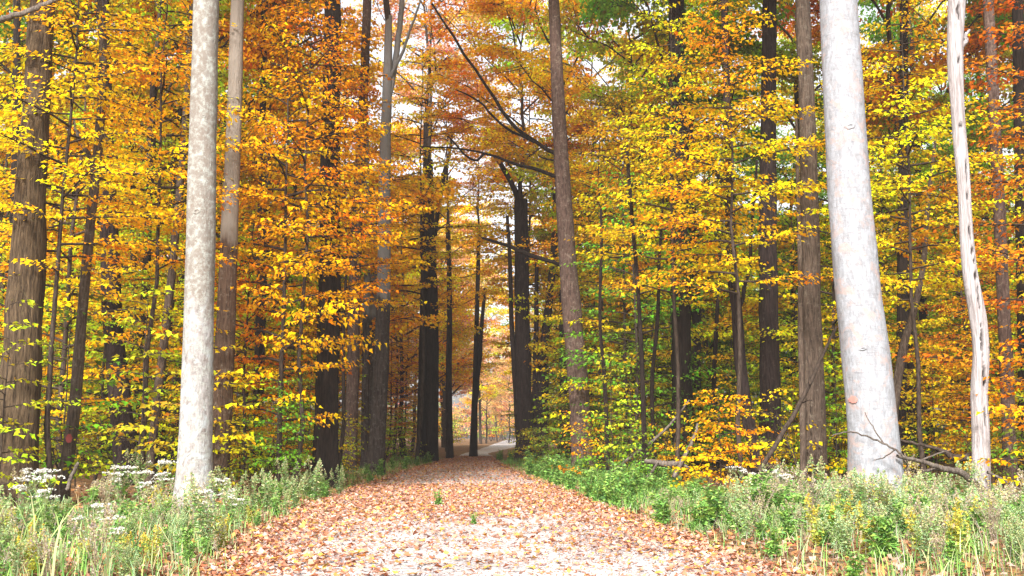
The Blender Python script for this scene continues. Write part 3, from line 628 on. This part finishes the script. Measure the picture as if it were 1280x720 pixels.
feature('under', 3, 'maple_tree', 'golden understory tree spreading between lichen trunk and ivy trunk', 'tree', 792, 32.5, 'yellow', 1.35, 1.0)
feature('under', 4, 'maple_tree', 'russet maple reaching in behind the bare snag', 'tree', 1330, 21, 'rust', 1.2, 1.3)
feature('sap', 1, 'sapling', 'lime green sapling with flat sprays beside the furrowed oak', 'sapling', 8, 17.3, 'lime', 1.0, 0.2)
feature('sap', 2, 'sapling', 'lime green sapling with flat sprays beside the big pale trunk', 'sapling', 180, 19.5, 'lime', 1.15, 1.2)

# distant trees closing the view, thinner where the path runs out into a clearing
placed = []
for X, Y in try_place(75, 82, 150, 2.0, 1.6, 1.0, 0.0, margin=1.15):
    sx = scr(X, Y)
    if 598 < sx < 652 and Y < 120: continue
    c = 'coral' if 560 < sx < 690 and rnd.random() < 0.7 else pick(X, Y)
    tree('tall', rnd.randrange(3), 'distant_tree', 'far off tree with %s leaves %s' % (NAMEC[c], near(X, Y)), 'tree', X, Y, c, 'far off %s trees' % NAMEC[c], rnd.uniform(1.2, 1.7), rnd.uniform(0, 6))
for sx, Y in ((608, 150), (622, 185), (636, 165), (648, 140), (600, 195), (655, 200), (628, 230), (612, 240), (643, 250)):
    X = (sx - 640)*Y/F
    tree('tall', rnd.randrange(3), 'distant_tree', 'pale coral tree seen down the path past the clearing', 'tree', X, Y, 'coral', 'pale coral trees past the clearing', rnd.uniform(0.9, 1.3), rnd.uniform(0, 6))

placed = []
for X, Y in try_place(60, 75, 250, 2.0, 1.4, 0.6, 0.0, margin=0.28) + try_place(40, 58, 120, 2.0, 1.2, 0.8, 0.0, margin=1.1):
    c = rnd.choice(['coral', 'yellow', 'lime', 'orange']) if Y > 75 else pick(X, Y, True)
    tree('shrub', rnd.randrange(4), 'thicket_shrub', 'large bushy shrub with %s leaves %s' % (NAMEC[c], near(X, Y)), 'shrub', X, Y, c, 'large %s shrubs far off' % NAMEC[c], rnd.uniform(1.8, 3.2)*(1.4 if Y > 130 else 1), rnd.uniform(0, 6))

for sx, Y, c, s_, lb in ((505, 60, 'amber', 1.1, 'broad amber tree arching over the path from behind the dark pair'), (560, 78, 'coral', 1.15, 'broad coral tree whose crown fills the gap past the dark pair'), (700, 92, 'orange', 1.25, 'broad orange tree closing the canopy past the many stemmed tree'),
                       (700, 56, 'amber', 1.1, 'broad amber tree behind the many stemmed tree'), (556, 104, 'coral', 1.3, 'broad coral tree standing far beyond the thin brown trunk'), (665, 84, 'amber', 1.2, 'broad amber tree far behind the many stemmed tree'), (735, 48, 'yellow', 1.0, 'broad yellow tree behind the lichen flecked trunk'), (530, 90, 'amber', 1.4, 'broad amber tree towering far behind the dark pair'), (538, 68, 'orange', 1.15, 'broad orange tree close behind the thin brown trunk'), (700, 112, 'coral', 1.5, 'broad coral tree past the many stemmed tree')):
    feature('tall', int(sx) % 3, 'broad_tree', lb, 'tree', sx, Y, c, s_, sx*0.1)

for k in range(16):                                # thicket closing the view past the clearing
    Y = 255 + (k % 4)*18; X = (555 + k*9.5 - 640)*Y/F
    c = ('coral', 'yellow', 'coral', 'orange')[(k*7) % 4]
    tree('shrub', k % 4, 'thicket_shrub', 'hazy %s thicket bush past the far clearing' % NAMEC[c], 'shrub', X, Y, c, 'hazy %s bushes past the clearing' % NAMEC[c], 5.0 + (k % 3), k*1.3)

# ------------------------------------------------------------------ dead branches
def branch(label, pts, d0, d1, m='dead', name='dead_branch', cat='branch', twigs=(), seed=0, n=24):
    W = np.array([px(x, y, d0 + (d1-d0)*k/(len(pts)-1)) for k, (x, y, _) in enumerate(pts)]); b = W[0].copy()
    t = thing(name, label, cat, b)
    g = np.random.default_rng(seed)
    P_ = smooth_path(W - b, n) + g.normal(0, 0.006, (n, 3)); Rr = np.interp(np.linspace(0, len(W)-1, n), np.arange(len(W)), [q[2]*(d0+d1)/2/F/2 for q in pts])
    v, f = tube(P_, Rr, 8, wob=0.08, seed=seed); mesh_obj('stem', v, f, B[m], t)
    for tp in twigs:
        W2 = np.array([px(x, y, d0 + (d1-d0)*0.5 + k*0.12) for k, (x, y, _) in enumerate(tp)]) - b
        v, f = tube(smooth_path(W2, 12) + g.normal(0, 0.006, (12, 3)), np.interp(np.linspace(0, len(W2)-1, 12), np.arange(len(W2)), [q[2]*d0/F/2 for q in tp]), 6)
        mesh_obj('twig', v, f, B[m], t)
    return t
branch('dead brown branch leaning up towards the huge white trunk', [(948, 590, 6), (966, 562, 6), (985, 530, 6), (1012, 480, 5), (1030, 440, 4), (1046, 408, 3)], 19.5, 20.5, 'twig', seed=1,
       twigs=[[(985, 530, 3), (1000, 505, 2), (1015, 500, 1.5)], [(1012, 480, 3), (1010, 450, 2), (1005, 425, 1)]])
branch('thin pale dead branch lying across the front of the huge white trunk', [(1040, 545, 1.5), (1062, 540, 1.8), (1090, 548, 2.2), (1118, 562, 2.6), (1134, 574, 3)], 15.2, 15.3, 'dead', seed=2,
       twigs=[[(1105, 555, 2), (1092, 535, 1.5), (1080, 515, 1)], [(1118, 562, 2), (1104, 572, 1.5), (1092, 575, 1)]])
branch('forked grey dead branch lying in weeds between white trunk and snag', [(1120, 570, 4), (1150, 576, 5), (1178, 586, 7), (1200, 590, 8), (1218, 604, 8), (1232, 612, 6)], 15.6, 16.2, 'dead', seed=3,
       twigs=[[(1178, 586, 5), (1158, 588, 4), (1140, 596, 3)], [(1128, 572, 3), (1134, 582, 2), (1126, 592, 2)], [(1150, 576, 3), (1170, 568, 2), (1190, 562, 1)]])
branch('crooked dark fallen branch resting against the bare snag', [(1118, 548, 3), (1150, 556, 4), (1175, 562, 6), (1190, 571, 9), (1205, 572, 9), (1220, 568, 8)], 16.9, 17.0, 'twig', seed=4,
       twigs=[[(1175, 562, 3), (1160, 572, 2), (1150, 578, 1)]])
branch('slender pale branch reaching past the base of the snag', [(1234, 590, 4), (1248, 596, 3), (1262, 604, 3), (1275, 612, 2)], 16.3, 16.0, 'dead', seed=5)
branch('long thin pale branch propped beside the lichen flecked trunk', [(768, 588, 3), (790, 570, 4), (815, 552, 4), (838, 530, 3), (862, 500, 2)], 24, 25, 'dead', seed=6)
branch('weathered fallen log in the verge before the orange sapling', [(806, 576, 5), (822, 578, 7), (836, 580, 8), (850, 580, 6), (862, 586, 4)], 22.5, 22.2, 'dead', seed=7, name='fallen_log', cat='log',
       twigs=[[(822, 578, 4), (815, 590, 3), (806, 598, 2)]])
branch('thin slanting dead stem beside the orange sapling', [(842, 596, 5), (856, 570, 5), (868, 545, 4), (872, 530, 3)], 22, 22.5, 'dead', seed=8)
branch('bare bough crossing high in front of the furrowed oak', [(-20, 32, 8), (10, 22, 8), (36, 14, 7), (62, 3, 6), (95, -12, 5)], 17.6, 17.9, 'dead', seed=9)
branch('splintered dead stem leaning by the slim crooked grey tree', [(84, 612, 5), (90, 594, 5), (98, 578, 4)], 17, 17, 'dead', seed=10)

# ------------------------------------------------------------------ fallen leaves on the path
LP = [(0, -0.5), (0.10, -0.30), (0.34, -0.36), (0.30, -0.16), (0.52, 0.05), (0.26, 0.10), (0.24, 0.30), (0.10, 0.26), (0, 0.56)]
LP = LP + [(-a, b) for a, b in LP[-2:0:-1]]
TAN = [(0.417, 0.205, 0.136), (0.458, 0.27, 0.198), (0.354, 0.14, 0.08), (0.479, 0.194, 0.057), (0.437, 0.302, 0.249), (0.292, 0.108, 0.057), (0.5, 0.313, 0.068), (0.396, 0.194, 0.142), (0.437, 0.216, 0.136), (0.469, 0.324, 0.284)]
lm = []
for k in range(8):
    g = np.random.default_rng(300+k); p = np.array(LP)*g.uniform(0.85, 1.15, (len(LP), 1)); r2 = (p**2).sum(1)
    z = 0.05 + g.uniform(0.0, 0.55)*r2 + g.uniform(-0.2, 0.2)*p[:, 0] + g.normal(0, 0.04, len(p))
    v = np.vstack([[0, -0.05, 0.03], np.column_stack([p, np.maximum(z, 0.02)])])
    f = [(0, 1+i, 1+(i+1) % len(p)) for i in range(len(p))]
    o = mesh_obj('leaf', v, np.array(f), M_LITTER, smooth=False, cols=np.repeat(g.uniform(0.85, 1.15, (1, 3)), len(f), 0)); lm.append(o.data); bpy.data.objects.remove(o)
g = np.random.default_rng(21)
def path_pts(n, y0, y1, mid):
    """spots on the path; mid = how thinly the middle is strewn"""
    out = []
    while len(out) < n:
        y = g.uniform(y0, y1, 4000); u = g.uniform(-0.04, 1.04, 4000)
        e = np.clip((np.abs(u - 0.52 - 0.05*np.sin(y*1.9)) - 0.20)/0.30, 0, 1)**1.5; keep = g.random(4000) < mid(y, u)*(1 - e) + e
        x = path_l(y)*(1-u) + path_r(y)*u
        out += list(zip(x[keep], y[keep]))
    return np.array(out[:n])
thin = lambda y, u: np.clip(0.14 + (y - 11.0)/9.0, 0.09, 1.0)*np.clip(0.6 + 0.55*np.sin(u*9 + y*1.3)*np.sin(y*2.1 + u*5), 0.1, 1)
for x, y in path_pts(300, 9.2, 13.0, lambda y, u: 0.35 + 0*y):
    o = link('leaf', lm[g.integers(8)], path); c = TAN[g.integers(len(TAN))]; k = g.uniform(0.8, 1.25)
    o.color = (c[0]*k, c[1]*k, c[2]*k, 1); s = g.uniform(0.06, 0.13)
    o.location = (x, y, 0.026); o.rotation_euler = (g.normal(0, 0.14), g.normal(0, 0.14), g.uniform(0, 6.28)); o.scale = (s, s, s)
def litter(name, pts, smin, smax, cols, zf, parent=None, label=None):
    n = len(pts); tip = np.column_stack([g.normal(0, 1, (n, 2)), g.normal(0, 0.3, n)]); nor = np.array([0, 0, 1.0]) + g.normal(0, 0.35, (n, 3))
    cc = np.array(cols)[g.integers(0, len(cols), n)]*g.uniform(0.7, 1.25, (n, 1))
    c = np.column_stack([pts, zf + g.uniform(0.0, 0.035, n)])
    v, f, col = leaves_mesh(c, tip, nor, g.uniform(smin, smax, n), cc, True, 0.42)
    o = mesh_obj(name, v, f, M_LITTER, parent, smooth=False, cols=col); o['kind'] = 'stuff'
    if label: o['label'] = label
    return o
pp = np.vstack([path_pts(12500, 8.6, 19.5, thin), path_pts(13500, 18.5, 27, lambda y, u: 0.95 + 0*y), path_pts(11000, 27, 62, lambda y, u: 1 + 0*y), path_pts(700, 4, 8.6, thin)])
o = litter('fallen_leaves', pp, 0.035, 0.09, TAN, 0.022, None, 'pinkish tan fallen leaves strewn thickly over the path'); o['category'] = 'leaves'
bits = path_pts(9000, 8.4, 18, lambda y, u: 0.6 + 0.4*np.sin(u*11 + y)*np.sin(y*1.7))
o = litter('leaf_fragments', bits, 0.015, 0.045, TAN + [(0.24, 0.13, 0.09), (0.30, 0.20, 0.15)], 0.016, None, 'small crushed bits of leaves scattered on the gravel'); o['category'] = 'leaves'
n = 22000; y = 8 + 37*g.random(n)**1.2; sd = np.where(g.random(n) < 0.5, -1, 1); off = g.exponential(2.2, n) - 0.1
x = np.where(sd < 0, path_l(y) - off, path_r(y) + off)
o = litter('forest_litter', np.column_stack([x, y]), 0.045, 0.10, TAN[:6] + [(0.3, 0.14, 0.06), (0.24, 0.12, 0.07)], ground_z(x, y) + 0.015, None, 'brown leaf litter over the forest floor beside the path'); o['category'] = 'leaves'
# gravel stones showing through
n = 5000; q = path_pts(n, 7, 15, lambda y, u: 1 + 0*y); ic = np.array([(1, 0, 0), (-1, 0, 0), (0, 1, 0), (0, -1, 0), (0, 0, 0.7), (0, 0, -0.5)], float)
s = g.uniform(0.006, 0.02, (n, 1, 1)); v = np.column_stack([q, np.full(n, 0.018)])[:, None] + ic[None]*s*g.uniform(0.6, 1.3, (n, 6, 1))
tri = np.array([(0, 2, 4), (2, 1, 4), (1, 3, 4), (3, 0, 4), (2, 0, 5), (1, 2, 5), (3, 1, 5), (0, 3, 5)])
o = mesh_obj('gravel', v.reshape(-1, 3), (np.arange(n)[:, None, None]*6 + tri[None]).reshape(-1, 3), M_STONE, None, smooth=False); o['kind'] = 'stuff'; o['label'] = 'pale grey gravel stones showing between leaves on path'; o['category'] = 'gravel'

# ------------------------------------------------------------------ weeds
GREEN = [(0.142, 0.307, 0.065), (0.212, 0.401, 0.088), (0.283, 0.46, 0.106), (0.106, 0.236, 0.071)]
SAGE = [(0.293, 0.427, 0.207), (0.366, 0.464, 0.244), (0.256, 0.403, 0.207), (0.403, 0.464, 0.207)]
STRAW = [(0.462, 0.385, 0.209), (0.407, 0.308, 0.176), (0.506, 0.44, 0.286), (0.374, 0.363, 0.154)]
MOLE = [(0.34, 0.28, 0.25), (0.28, 0.21, 0.19), (0.40, 0.35, 0.31)]
WHITE = [(0.68, 0.67, 0.63), (0.60, 0.58, 0.50), (0.74, 0.74, 0.72)]
GOLD = [(0.62, 0.45, 0.05), (0.55, 0.42, 0.08)]
def weed(g, h, stems, lean, leafcols, ll, lw, per, headcols=None, head=0.0, hn=0, umbel=False, stemcol=(0.25, 0.27, 0.12)):
    """arrays of one herb: stem tubes, leaf blades, head bits"""
    tubes, L, Hd = [], [], []
    for s in range(stems):
        a = g.uniform(0, 6.28); hh = h*g.uniform(0.7, 1.08); t = np.linspace(0, 1, 6)
        le = lean*g.uniform(0.2, 1.2)*hh
        P_ = np.column_stack([np.cos(a)*le*t**1.6 + g.normal(0, 0.03), np.sin(a)*le*t**1.6 + g.normal(0, 0.03), hh*(t - 0.12*lean*t**3)])
        tubes.append(tube(P_, np.linspace(0.0055, 0.002, 6), 4))
        m = per; u = g.uniform(0.08, 0.98, m); c0 = np.column_stack([np.interp(u, t, P_[:, i]) for i in range(3)])
        az = g.uniform(0, 6.28, m); d = np.column_stack([np.cos(az), np.sin(az), g.uniform(-0.35, 0.6, m)])
        sz = ll*g.uniform(0.5, 1.2, m)*(1.1 - 0.55*u)
        L.append((c0 + d*sz[:, None]*0.5, d, np.array([0, 0, 1.0]) + g.normal(0, 0.35, (m, 3)), sz, np.array(leafcols)[g.integers(0, len(leafcols), m)]*g.uniform(0.75, 1.25, (m, 1))))
        if hn:
            top = P_[-1]
            if umbel:
                k = g.integers(5, 9); cen = np.column_stack([g.normal(0, head*0.5, (k, 2)), g.normal(0, head*0.10, k)])
                for c_ in cen:
                    e = top + c_; tubes.append(tube(np.array([top - [0, 0, 0.10], (top + e)/2 - [0, 0, 0.03], e]), np.array([0.003, 0.002, 0.0015]), 4))
                    q = hn//k; rr = head*0.30*np.sqrt(g.random(q)); aa = g.uniform(0, 6.28, q)
                    c = e + np.column_stack([rr*np.cos(aa), rr*np.sin(aa), 0.015 - rr**2/head*0.9 + g.normal(0, 0.006, q)])
                    Hd.append((c, np.column_stack([np.cos(aa), np.sin(aa), g.normal(0, 0.4, q)]), np.array([0, 0, 1.0]) + g.normal(0, 0.5, (q, 3)), g.uniform(0.014, 0.028, q), np.array(headcols)[g.integers(0, len(headcols), q)]*g.uniform(0.85, 1.1, (q, 1))))
            else:
                q = hn; z_ = g.random(q)**0.8; aa = g.uniform(0, 6.28, q); rr = head*(1.05 - z_)*g.random(q)**0.5*0.6
                c = top + np.column_stack([rr*np.cos(aa), rr*np.sin(aa), head*(z_*1.4 - 0.9)])
                Hd.append((c, np.column_stack([np.cos(aa), np.sin(aa), g.normal(0.5, 0.5, q)]), g.normal(0, 1, (q, 3)), g.uniform(0.012, 0.032, q), np.array(headcols)[g.integers(0, len(headcols), q)]*g.uniform(0.8, 1.2, (q, 1))))
    cat = lambda A_: tuple(np.concatenate([a_[i] for a_ in A_]) for i in range(5))
    tv, tf = join(tubes)
    return (tv, tf, np.repeat(np.array([stemcol])*g.uniform(0.8, 1.2), len(tf), 0)), (*leaves_mesh(*cat(L), False, lw),), ((*leaves_mesh(*cat(Hd), False, 0.42),) if Hd else None)
WK = {
 'nettle':  lambda g: weed(g, 0.55, 7, 0.40, GREEN + [(0.28, 0.42, 0.08)], 0.12, 0.27, 40),
 'goldenrod': lambda g: weed(g, 0.80, 6, 0.30, SAGE + GREEN[:2] + STRAW[:1], 0.095, 0.16, 60, STRAW + SAGE + GREEN[2:3], 0.17, 80),
 'aster':   lambda g: weed(g, 0.62, 8, 0.55, SAGE + GREEN[2:3], 0.08, 0.18, 60, SAGE + STRAW[3:], 0.13, 60),
 'dry':     lambda g: weed(g, 0.72, 7, 0.40, MOLE + STRAW, 0.06, 0.12, 26, MOLE + STRAW, 0.15, 60, stemcol=(0.33, 0.26, 0.19)),
 'boneset': lambda g: weed(g, 0.70, 4, 0.30, GREEN + SAGE, 0.11, 0.18, 26, WHITE, 0.13, 120, True),
 'yellowing': lambda g: weed(g, 0.60, 6, 0.40, [(0.48, 0.48, 0.08), (0.36, 0.44, 0.08), (0.52, 0.46, 0.07)], 0.09, 0.22, 46, GOLD, 0.10, 30),
}
WM = {}
for k in WK:
    for i in range(3 if k != 'boneset' else 4):
        g = np.random.default_rng(hash_ := (sum(map(ord, k))*7 + i))
        a, b, h = WK[k](g)
        WM[k, i] = (a, b, h)
def weed_parts(k, i):
    a, b, h = WM[k, i]; out = []
    for nm, q in (('stem', a), ('foliage', b), ('flower_head' if k in ('boneset', 'yellowing') else 'seed_head', h)):
        if q is None: continue
        o = mesh_obj(nm, q[0], q[1], M_WEED, smooth=False, cols=q[2]); out.append((nm, o.data)); bpy.data.objects.remove(o)
    return out
WP = {key: weed_parts(*key) for key in WM}
WL = {'nettle': ('leafy_weed', 'leafy bright green weed', 'weed'),
      'goldenrod': ('goldenrod', 'pale green goldenrod with straw plumes', 'weed'),
      'aster': ('aster', 'bushy grey green aster with fluffy tips', 'weed'),
      'dry': ('dry_weed', 'dried grey brown weed with brittle seed heads', 'weed'),
      'boneset': ('white_flower', 'weed with flat white flower clusters among the grasses', 'flower'),
      'yellowing': ('yellow_weed', 'yellowing leafy weed', 'weed')}
def put_weed(k, x, y, s=1.0, label=None, tint=(1, 1, 1), zs=1.0):
    nm, lb, ct = WL[k]
    if not label: lb = lb + ' ' + near(x, y)
    t = thing(nm, label or lb, ct, (x, y, float(ground_z(x, y)) - 0.02), rnd.uniform(0, 6.28), None if label else nm.replace('_', ' ') + ' plants on the verges', (s, s, s*zs))
    for pn, me in WP[k, rnd.randrange(3 if k != 'boneset' else 4)]:
        o = link(pn, me, t); o.color = (*tint, 1)
        if pn != 'stem': o['kind'] = 'stuff'
    return t
def patchy(x, y): return 0.92 + 0.30*math.sin(x*1.7 + y*0.8)*math.sin(y*1.3 - x*0.6 + 1.0)
def verge(n, side, y0, y1, omin, omax, kinds, smin, smax, pw=1.0):
    for _ in range(n):
        y = rnd.uniform(y0, y1); o_ = omin + (omax - omin)*rnd.random()**pw
        x = path_r(y) + o_ if side > 0 else path_l(y) - o_
        if abs(x) > y*0.52 + 0.6: continue
        k = rnd.choice(kinds); put_weed(k, x, y, rnd.uniform(smin, smax)*patchy(x, y))
verge(80, 1, 14, 34, 0.10, 2.0, ['nettle'], 0.8, 1.3)
verge(26, 1, 34, 56, 0.10, 1.8, ['nettle'], 0.8, 1.4)
verge(60, 1, 11, 16.5, 0.35, 5.5, ['goldenrod', 'nettle', 'aster', 'nettle', 'dry', 'nettle', 'yellowing'], 0.55, 1.2)
verge(70, 1, 9.5, 15, 1.6, 6.5, ['goldenrod', 'aster', 'dry', 'dry', 'yellowing', 'nettle'], 0.5, 1.1)
verge(75, -1, 9.2, 15.5, 0.2, 5.0, ['aster', 'nettle', 'goldenrod', 'nettle', 'dry', 'yellowing'], 0.45, 0.95)
verge(26, -1, 16, 24, 0.1, 1.5, ['nettle', 'nettle', 'goldenrod'], 0.6, 1.0)
verge(34, -1, 15, 20.5, 0.8, 6.0, ['nettle', 'goldenrod', 'dry', 'nettle'], 0.6, 1.1)
verge(34, 1, 16, 21.5, 1.5, 7.0, ['nettle', 'goldenrod', 'dry', 'aster'], 0.6, 1.1)
verge(16, -1, 28, 50, 0.1, 1.3, ['nettle'], 0.7, 1.2)
for sx, sy, d, s, lb in [(40, 625, 12.0, 1.15, 'broad white flower cluster at the foot of the slim crooked tree'), (62, 626, 12.3, 1.1, 'white flower cluster just beside the broadest white one'), (205, 612, 15.5, 1.2, 'white flowers crowded against the foot of the big pale trunk'),
                         (190, 626, 14.6, 1.0, 'low white flowers before the foot of the big pale trunk'), (236, 632, 14.2, 0.95, 'white flowers directly before the big pale trunk'), (160, 692, 10.2, 0.72, 'single bright white flower low in the grass'),
                         (114, 668, 11.0, 0.75, 'small white flowers amid pale grass blades'), (292, 636, 15.6, 0.85, 'cream flower head drooping by the path edge'), (300, 652, 14.2, 0.7, 'small white flowers at the very edge of the leafy path'),
                         (262, 654, 13.0, 0.75, 'small pale star shaped flowers near the path edge'), (155, 615, 15, 1.05, 'cream flowers behind the tall grass beneath the dark trunk'), (965, 586, 17.0, 1.05, 'pale flowering weed behind the goldenrod near the leaning branch'), (930, 590, 18, 1.0, 'pale flat flowers behind the asters near the orange sapling')]:
    X = (sx - 640)*d/F
    put_weed('boneset', X, d, s, lb)
for k in range(16):                                # weeds crowding the foot of the huge white trunk
    d = 13.6 + (k % 4)*0.45; X = (1045 + k*7.5 - 640)*d/F
    put_weed(('goldenrod', 'aster', 'yellowing', 'dry')[(k*3) % 4], X, d, 0.85 + 0.07*(k % 4))
# two sprigs lying on the path
for sx, sy, lb, s in ((550, 632, 'green leafy sprig lying on the leaf strewn path', 0.6), (593, 654, 'small dark green sprig on the path gravel', 0.36)):
    d = F*CAMH/(sy - HOR); X = (sx - 640)*d/F
    t = put_weed('nettle', X, d, s, lb); t.location.z = 0.0; t.name = 'green_sprig'; t['category'] = 'plant'

def blades(n, xs_, ys_, h, wd, cols, g):
    """grass blades: three joints each, bent over"""
    a = g.uniform(0, 6.28, n); b = g.uniform(0.15, 0.7, n)*h; dx, dy = np.cos(a), np.sin(a); z0 = ground_z(xs_, ys_) - 0.02
    sx_, sy_ = -dy, dx; V = []
    for t, wk in ((0, 1.0), (0.45, 0.85), (0.8, 0.5)):
        cx, cy_, cz = xs_ + dx*b*t**2, ys_ + dy*b*t**2, z0 + h*(t - 0.18*t**3)
        for q in (-1, 1): V.append(np.stack([cx + q*sx_*wd*wk, cy_ + q*sy_*wd*wk, cz], 1))
    V.append(np.stack([xs_ + dx*b, ys_ + dy*b, z0 + h*0.80], 1))
    v = np.stack(V, 1).reshape(-1, 3)
    tr = np.array([(0, 1, 3), (0, 3, 2), (2, 3, 5), (2, 5, 4), (4, 5, 6)])
    f = (np.arange(n)[:, None, None]*7 + tr[None]).reshape(-1, 3)
    c = np.array(cols)[g.integers(0, len(cols), n)]*g.uniform(0.75, 1.3, (n, 1))
    return v, f, np.repeat(c, 5, 0)
g = np.random.default_rng(77)
parts = []
def zone(n, side, y0, y1, o0, o1, hmin, hmax, cols, pw=1.0, wd=0.004):
    y = g.uniform(y0, y1, n); o_ = o0 + (o1 - o0)*g.random(n)**pw
    x = np.where(side > 0, path_r(y) + o_, path_l(y) - o_)
    k = np.abs(x) < y*0.55 + 1; x, y, o_ = x[k], y[k], o_[k]
    h = g.uniform(hmin, hmax, len(x))*np.clip(0.45 + o_*0.55, 0, 1)
    parts.append(blades(len(x), x, y, h, np.full(len(x), wd)*g.uniform(0.6, 1.5, len(x)), cols, g))
zone(6500, -1, 8.6, 16.5, -0.05, 5.5, 0.10, 0.42, GREEN + SAGE + STRAW[:2])
zone(70, -1, 9, 13, 0.3, 5.0, 0.5, 0.95, [(0.30, 0.42, 0.14), (0.42, 0.46, 0.22)], 1, 0.009)
zone(8000, 1, 8.6, 20, -0.05, 6.5, 0.10, 0.42, SAGE + STRAW + GREEN + GREEN + MOLE)
zone(6000, 1, 18, 50, -0.05, 2.2, 0.2, 0.5, GREEN)
zone(5000, -1, 16, 55, -0.05, 1.4, 0.15, 0.4, GREEN + STRAW[:1])
v, f, c = [], [], []; o_ = 0
for a, b, q in parts: v.append(a); f.append(b + o_); c.append(q); o_ += len(a)
o = mesh_obj('grass', np.concatenate(v), np.concatenate(f), M_WEED, None, smooth=False, cols=np.concatenate(c)); o['kind'] = 'stuff'; o['label'] = 'mixed green and straw grass along both path verges'; o['category'] = 'grass'
# the tangle of small herbs between the plants
v, f, c = [], [], []; o_ = 0
def tangle(n, side, y0, y1, o0, o1, kinds, smin, smax):
    global o_
    for _ in range(n):
        y = rnd.uniform(y0, y1); of = rnd.uniform(o0, o1); x = path_r(y) + of if side > 0 else path_l(y) - of
        if abs(x) > y*0.55 + 1: continue
        k = rnd.choice(kinds); s = rnd.uniform(smin, smax)*min(1, 0.5 + of*0.5)*patchy(x, y); a = rnd.uniform(0, 6.28); ca, sa = math.cos(a)*s, math.sin(a)*s
        for q in WM[k, rnd.randrange(3)]:
            if q is None: continue
            p = q[0]; w_ = np.stack([p[:, 0]*ca - p[:, 1]*sa + x, p[:, 0]*sa + p[:, 1]*ca + y, p[:, 2]*s + float(ground_z(x, y)) - 0.02], 1)
            ff = q[1] if q[1].shape[1] == 3 else np.concatenate([q[1][:, [0, 1, 2]], q[1][:, [0, 2, 3]]])
            cc = q[2] if q[1].shape[1] == 3 else np.concatenate([q[2], q[2]])
            v.append(w_); f.append(ff + o_); c.append(cc); o_ += len(w_)
tangle(230, 1, 9.2, 17, 0.3, 6.5, ['goldenrod', 'aster', 'dry', 'nettle', 'nettle'], 0.4, 0.95)
tangle(180, -1, 9.0, 16, 0.2, 5.5, ['aster', 'nettle', 'nettle', 'dry'], 0.35, 0.8)
tangle(60, 1, 17, 32, 0.2, 3.5, ['nettle'], 0.6, 1.0)
o = mesh_obj('undergrowth', np.concatenate(v), np.concatenate(f), M_WEED, None, smooth=False, cols=np.concatenate(c)); o['kind'] = 'stuff'; o['label'] = 'low tangle of mixed herbs filling the weedy verges'; o['category'] = 'undergrowth'

# ivy on the dark trunk
for o in [q for q in C.objects if q.name.startswith('ivy_tree')]:
    pts, d = [q for q in TR if q[0][0][0] == 853][0]; g = np.random.default_rng(4); n = 2600
    yv = g.uniform(-40, 560, n); xv = np.interp(-yv, [-q[1] for q in pts], [q[0] for q in pts]); rr = 0.26
    a = g.uniform(0, 6.28, n); P_ = np.array([px(x_, y_, d) for x_, y_ in zip(xv, yv)]) - np.array(o.location)
    bul = 1 + 0.9*np.clip(np.sin(yv*0.045 + 1)*np.sin(yv*0.021 + a*0.5), 0, 1)*g.random(n)
    d_ = np.column_stack([np.cos(a), np.sin(a), 0*a]); keep = g.random(n) < np.clip(0.5 + 0.8*np.sin(yv*0.03 + a), 0, 1)
    c = (P_ + d_*(rr*bul)[:, None])[keep]; m = len(c)
    v, f, col = leaves_mesh(c, np.array([0, 0, -1.0]) + g.normal(0, 0.4, (m, 3)), d_[keep] + g.normal(0, 0.4, (m, 3)), g.uniform(0.06, 0.13, m), np.array([[0.09, 0.17, 0.03]])*g.uniform(0.6, 1.6, (m, 1)), True)
    q = mesh_obj('ivy_foliage', v, f, M_LEAF, o, smooth=False, cols=col); q['kind'] = 'stuff'

# ------------------------------------------------------------------ haze: pale damp air round the whole place
hm, n = mat('pale_air')
pv = n.nodes.new('ShaderNodeVolumePrincipled'); pv.inputs['Density'].default_value = 0.0008; pv.inputs['Color'].default_value = (1.0, 0.94, 0.9, 1); pv.inputs['Anisotropy'].default_value = 0.2
out = n.nodes.new('ShaderNodeOutputMaterial'); n.links.new(pv.outputs[0], out.inputs['Volume'])
a, b0, b1, z0, z1 = 270, -70, 355, -1.4, 38
hv = np.array([(x, y, z) for z in (z0, z1) for x, y in ((-a, b0), (a, b0), (a, b1), (-a, b1))], float)
hz = mesh_obj('haze', hv, np.array([(0, 3, 2, 1), (4, 5, 6, 7), (0, 1, 5, 4), (1, 2, 6, 5), (2, 3, 7, 6), (3, 0, 4, 7)]), hm, smooth=False); hz['kind'] = 'stuff'; hz['label'] = 'pale hazy air filling the wood and the path'; hz['category'] = 'haze'
